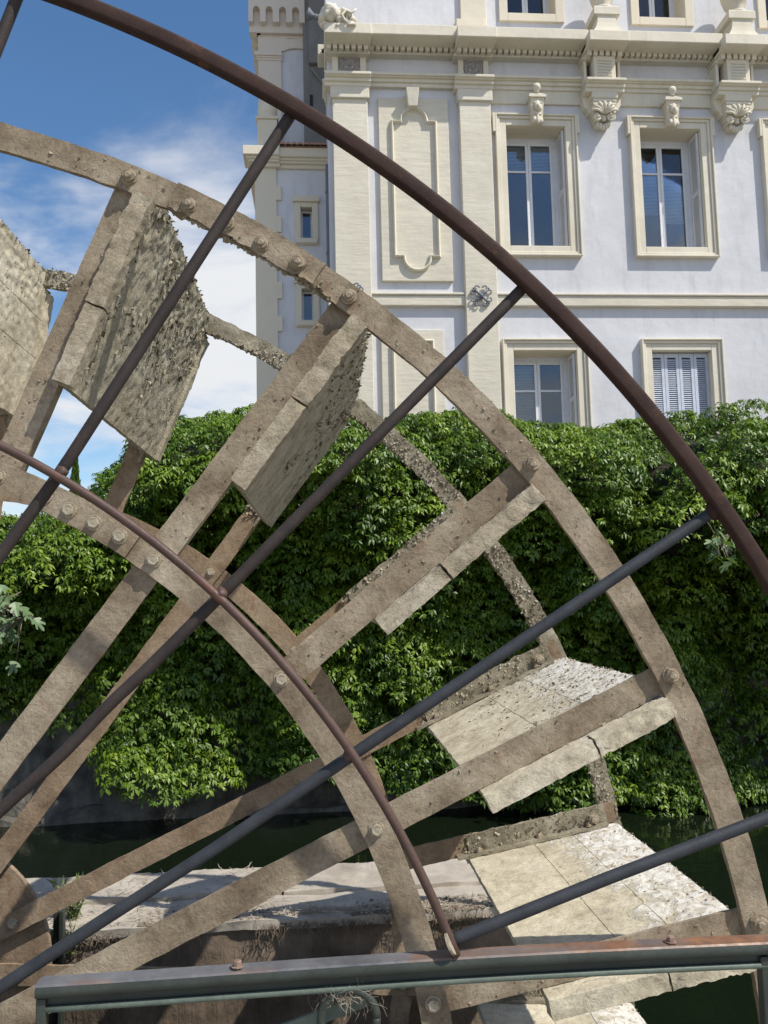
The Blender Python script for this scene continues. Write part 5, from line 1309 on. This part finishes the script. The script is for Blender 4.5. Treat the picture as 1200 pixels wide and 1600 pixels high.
mb = MB(); seg_profile(mb, [(y1, RZ), (y0+0.002, RZ), (y0-0.001, RZ-0.0035), (y1, RZ-0.0035)], XRL, XRR, 40, 1); auto_smooth(mb.build('handrail_top', M['rail_top'], rail), 30)
mb = MB(); seg_profile(mb, [(y1-0.001, RZ-0.0038), (y0-0.0005, RZ-0.0038), (y0-0.004, RZ-0.011), (y0-0.004, RZ-0.019), (y0+0.003, RZ-0.026), (y0+0.010, RZ-0.029), (y1-0.012, RZ-0.029), (y1-0.001, RZ-0.024)], XRL+0.001, XRR, 40, 1); auto_smooth(mb.build('handrail_body', M['rail_green'], rail), 50)
mb = MB(); mb.box(XRL+0.012, XRR, y0+0.016, y1-0.014, RZ-0.052, RZ-0.026); mb.build('flat_bar', M['rail_green'], rail)
mb = MB(); mb.tube([(x, y0+0.012, RZ-0.050+0.004*math.sin(x*3.1+0.5)) for x in np.linspace(XRL+0.012, XRR, 50)], 0.0065, 8, (0, 1, 0)); mb.build('bead', M['rail_bead'], rail, True)
for px in (0, 1):
    xx = XRL+0.006 if px == 0 else X(1194, 1560, GY)
    mb = MB(); mb.box(xx-0.006, xx+0.013, y0+0.006, y1-0.012, 0.0, RZ-0.032); bevel(mb.build('post', M['rail_green'], rail), 0.003, 2)
for (a, b_) in ((371, 1507), (1048, 1468)):
    P = U(a, b_, 1.775); P[2] = RZ+0.003; mb = MB(); mb.lathe([(0.013, 0), (0.013, 0.002), (0.0085, 0.0025), (0.0085, 0.011), (0.006, 0.013)], P, (0, 0.05, 1), 6 if a > 500 else 8); mb.build('rail_bolt', M['bolt_rust'], rail)
# scroll ring and stay below the handrail
c = U(545, 1592, 1.772); rr_ = 0.056
mb = MB(); mb.tube([c+np.array([rr_*math.cos(a), 0, rr_*math.sin(a)]) for a in np.linspace(0, 2*math.pi, 40)], 0.0085, 8, (0, 1, 0)); mb.build('scroll_ring', M['rail_green'], rail, True)
mb = MB(); a, b_ = U(440, 1612, 1.81), U(575, 1560, 1.81); d = (b_-a)/np.linalg.norm(b_-a)
mb.tube([a-d*0.4, b_], 1.0, 0, (0, 1, 0), np.array([(0.013, 0.004), (-0.013, 0.004), (-0.013, -0.004), (0.013, -0.004)])); mb.build('stay', M['rail_bead'], rail)
# lower bar and balusters out of frame
mb = MB(); mb.box(XRL, XRR, y0+0.012, y1-0.012, 0.10, 0.13); mb.build('flat_bar', M['rail_green'], rail)
# dead grass caught on the ring
def pos_g(g):
    q = c+np.array([0.03*g.normal(), 0.02*g.normal()+0.02, 0.05+0.01*g.normal()]); return q, (g.normal()*0.5, g.normal()*0.3, -0.8)
V, Fc = straws(220, pos_g, 0.030, 0.0005, 9, 1.5)
mesh_obj('dead_grass', V, Fc, M['straw'], None, loc=c, kind='stuff', label='tuft of dead grass caught on the railing ring', category='grass')
print('objects', len(bpy.data.objects), 'tris', sum(len(o.data.loop_triangles) if False else len(o.data.polygons) for o in bpy.data.objects if o.type == 'MESH'))
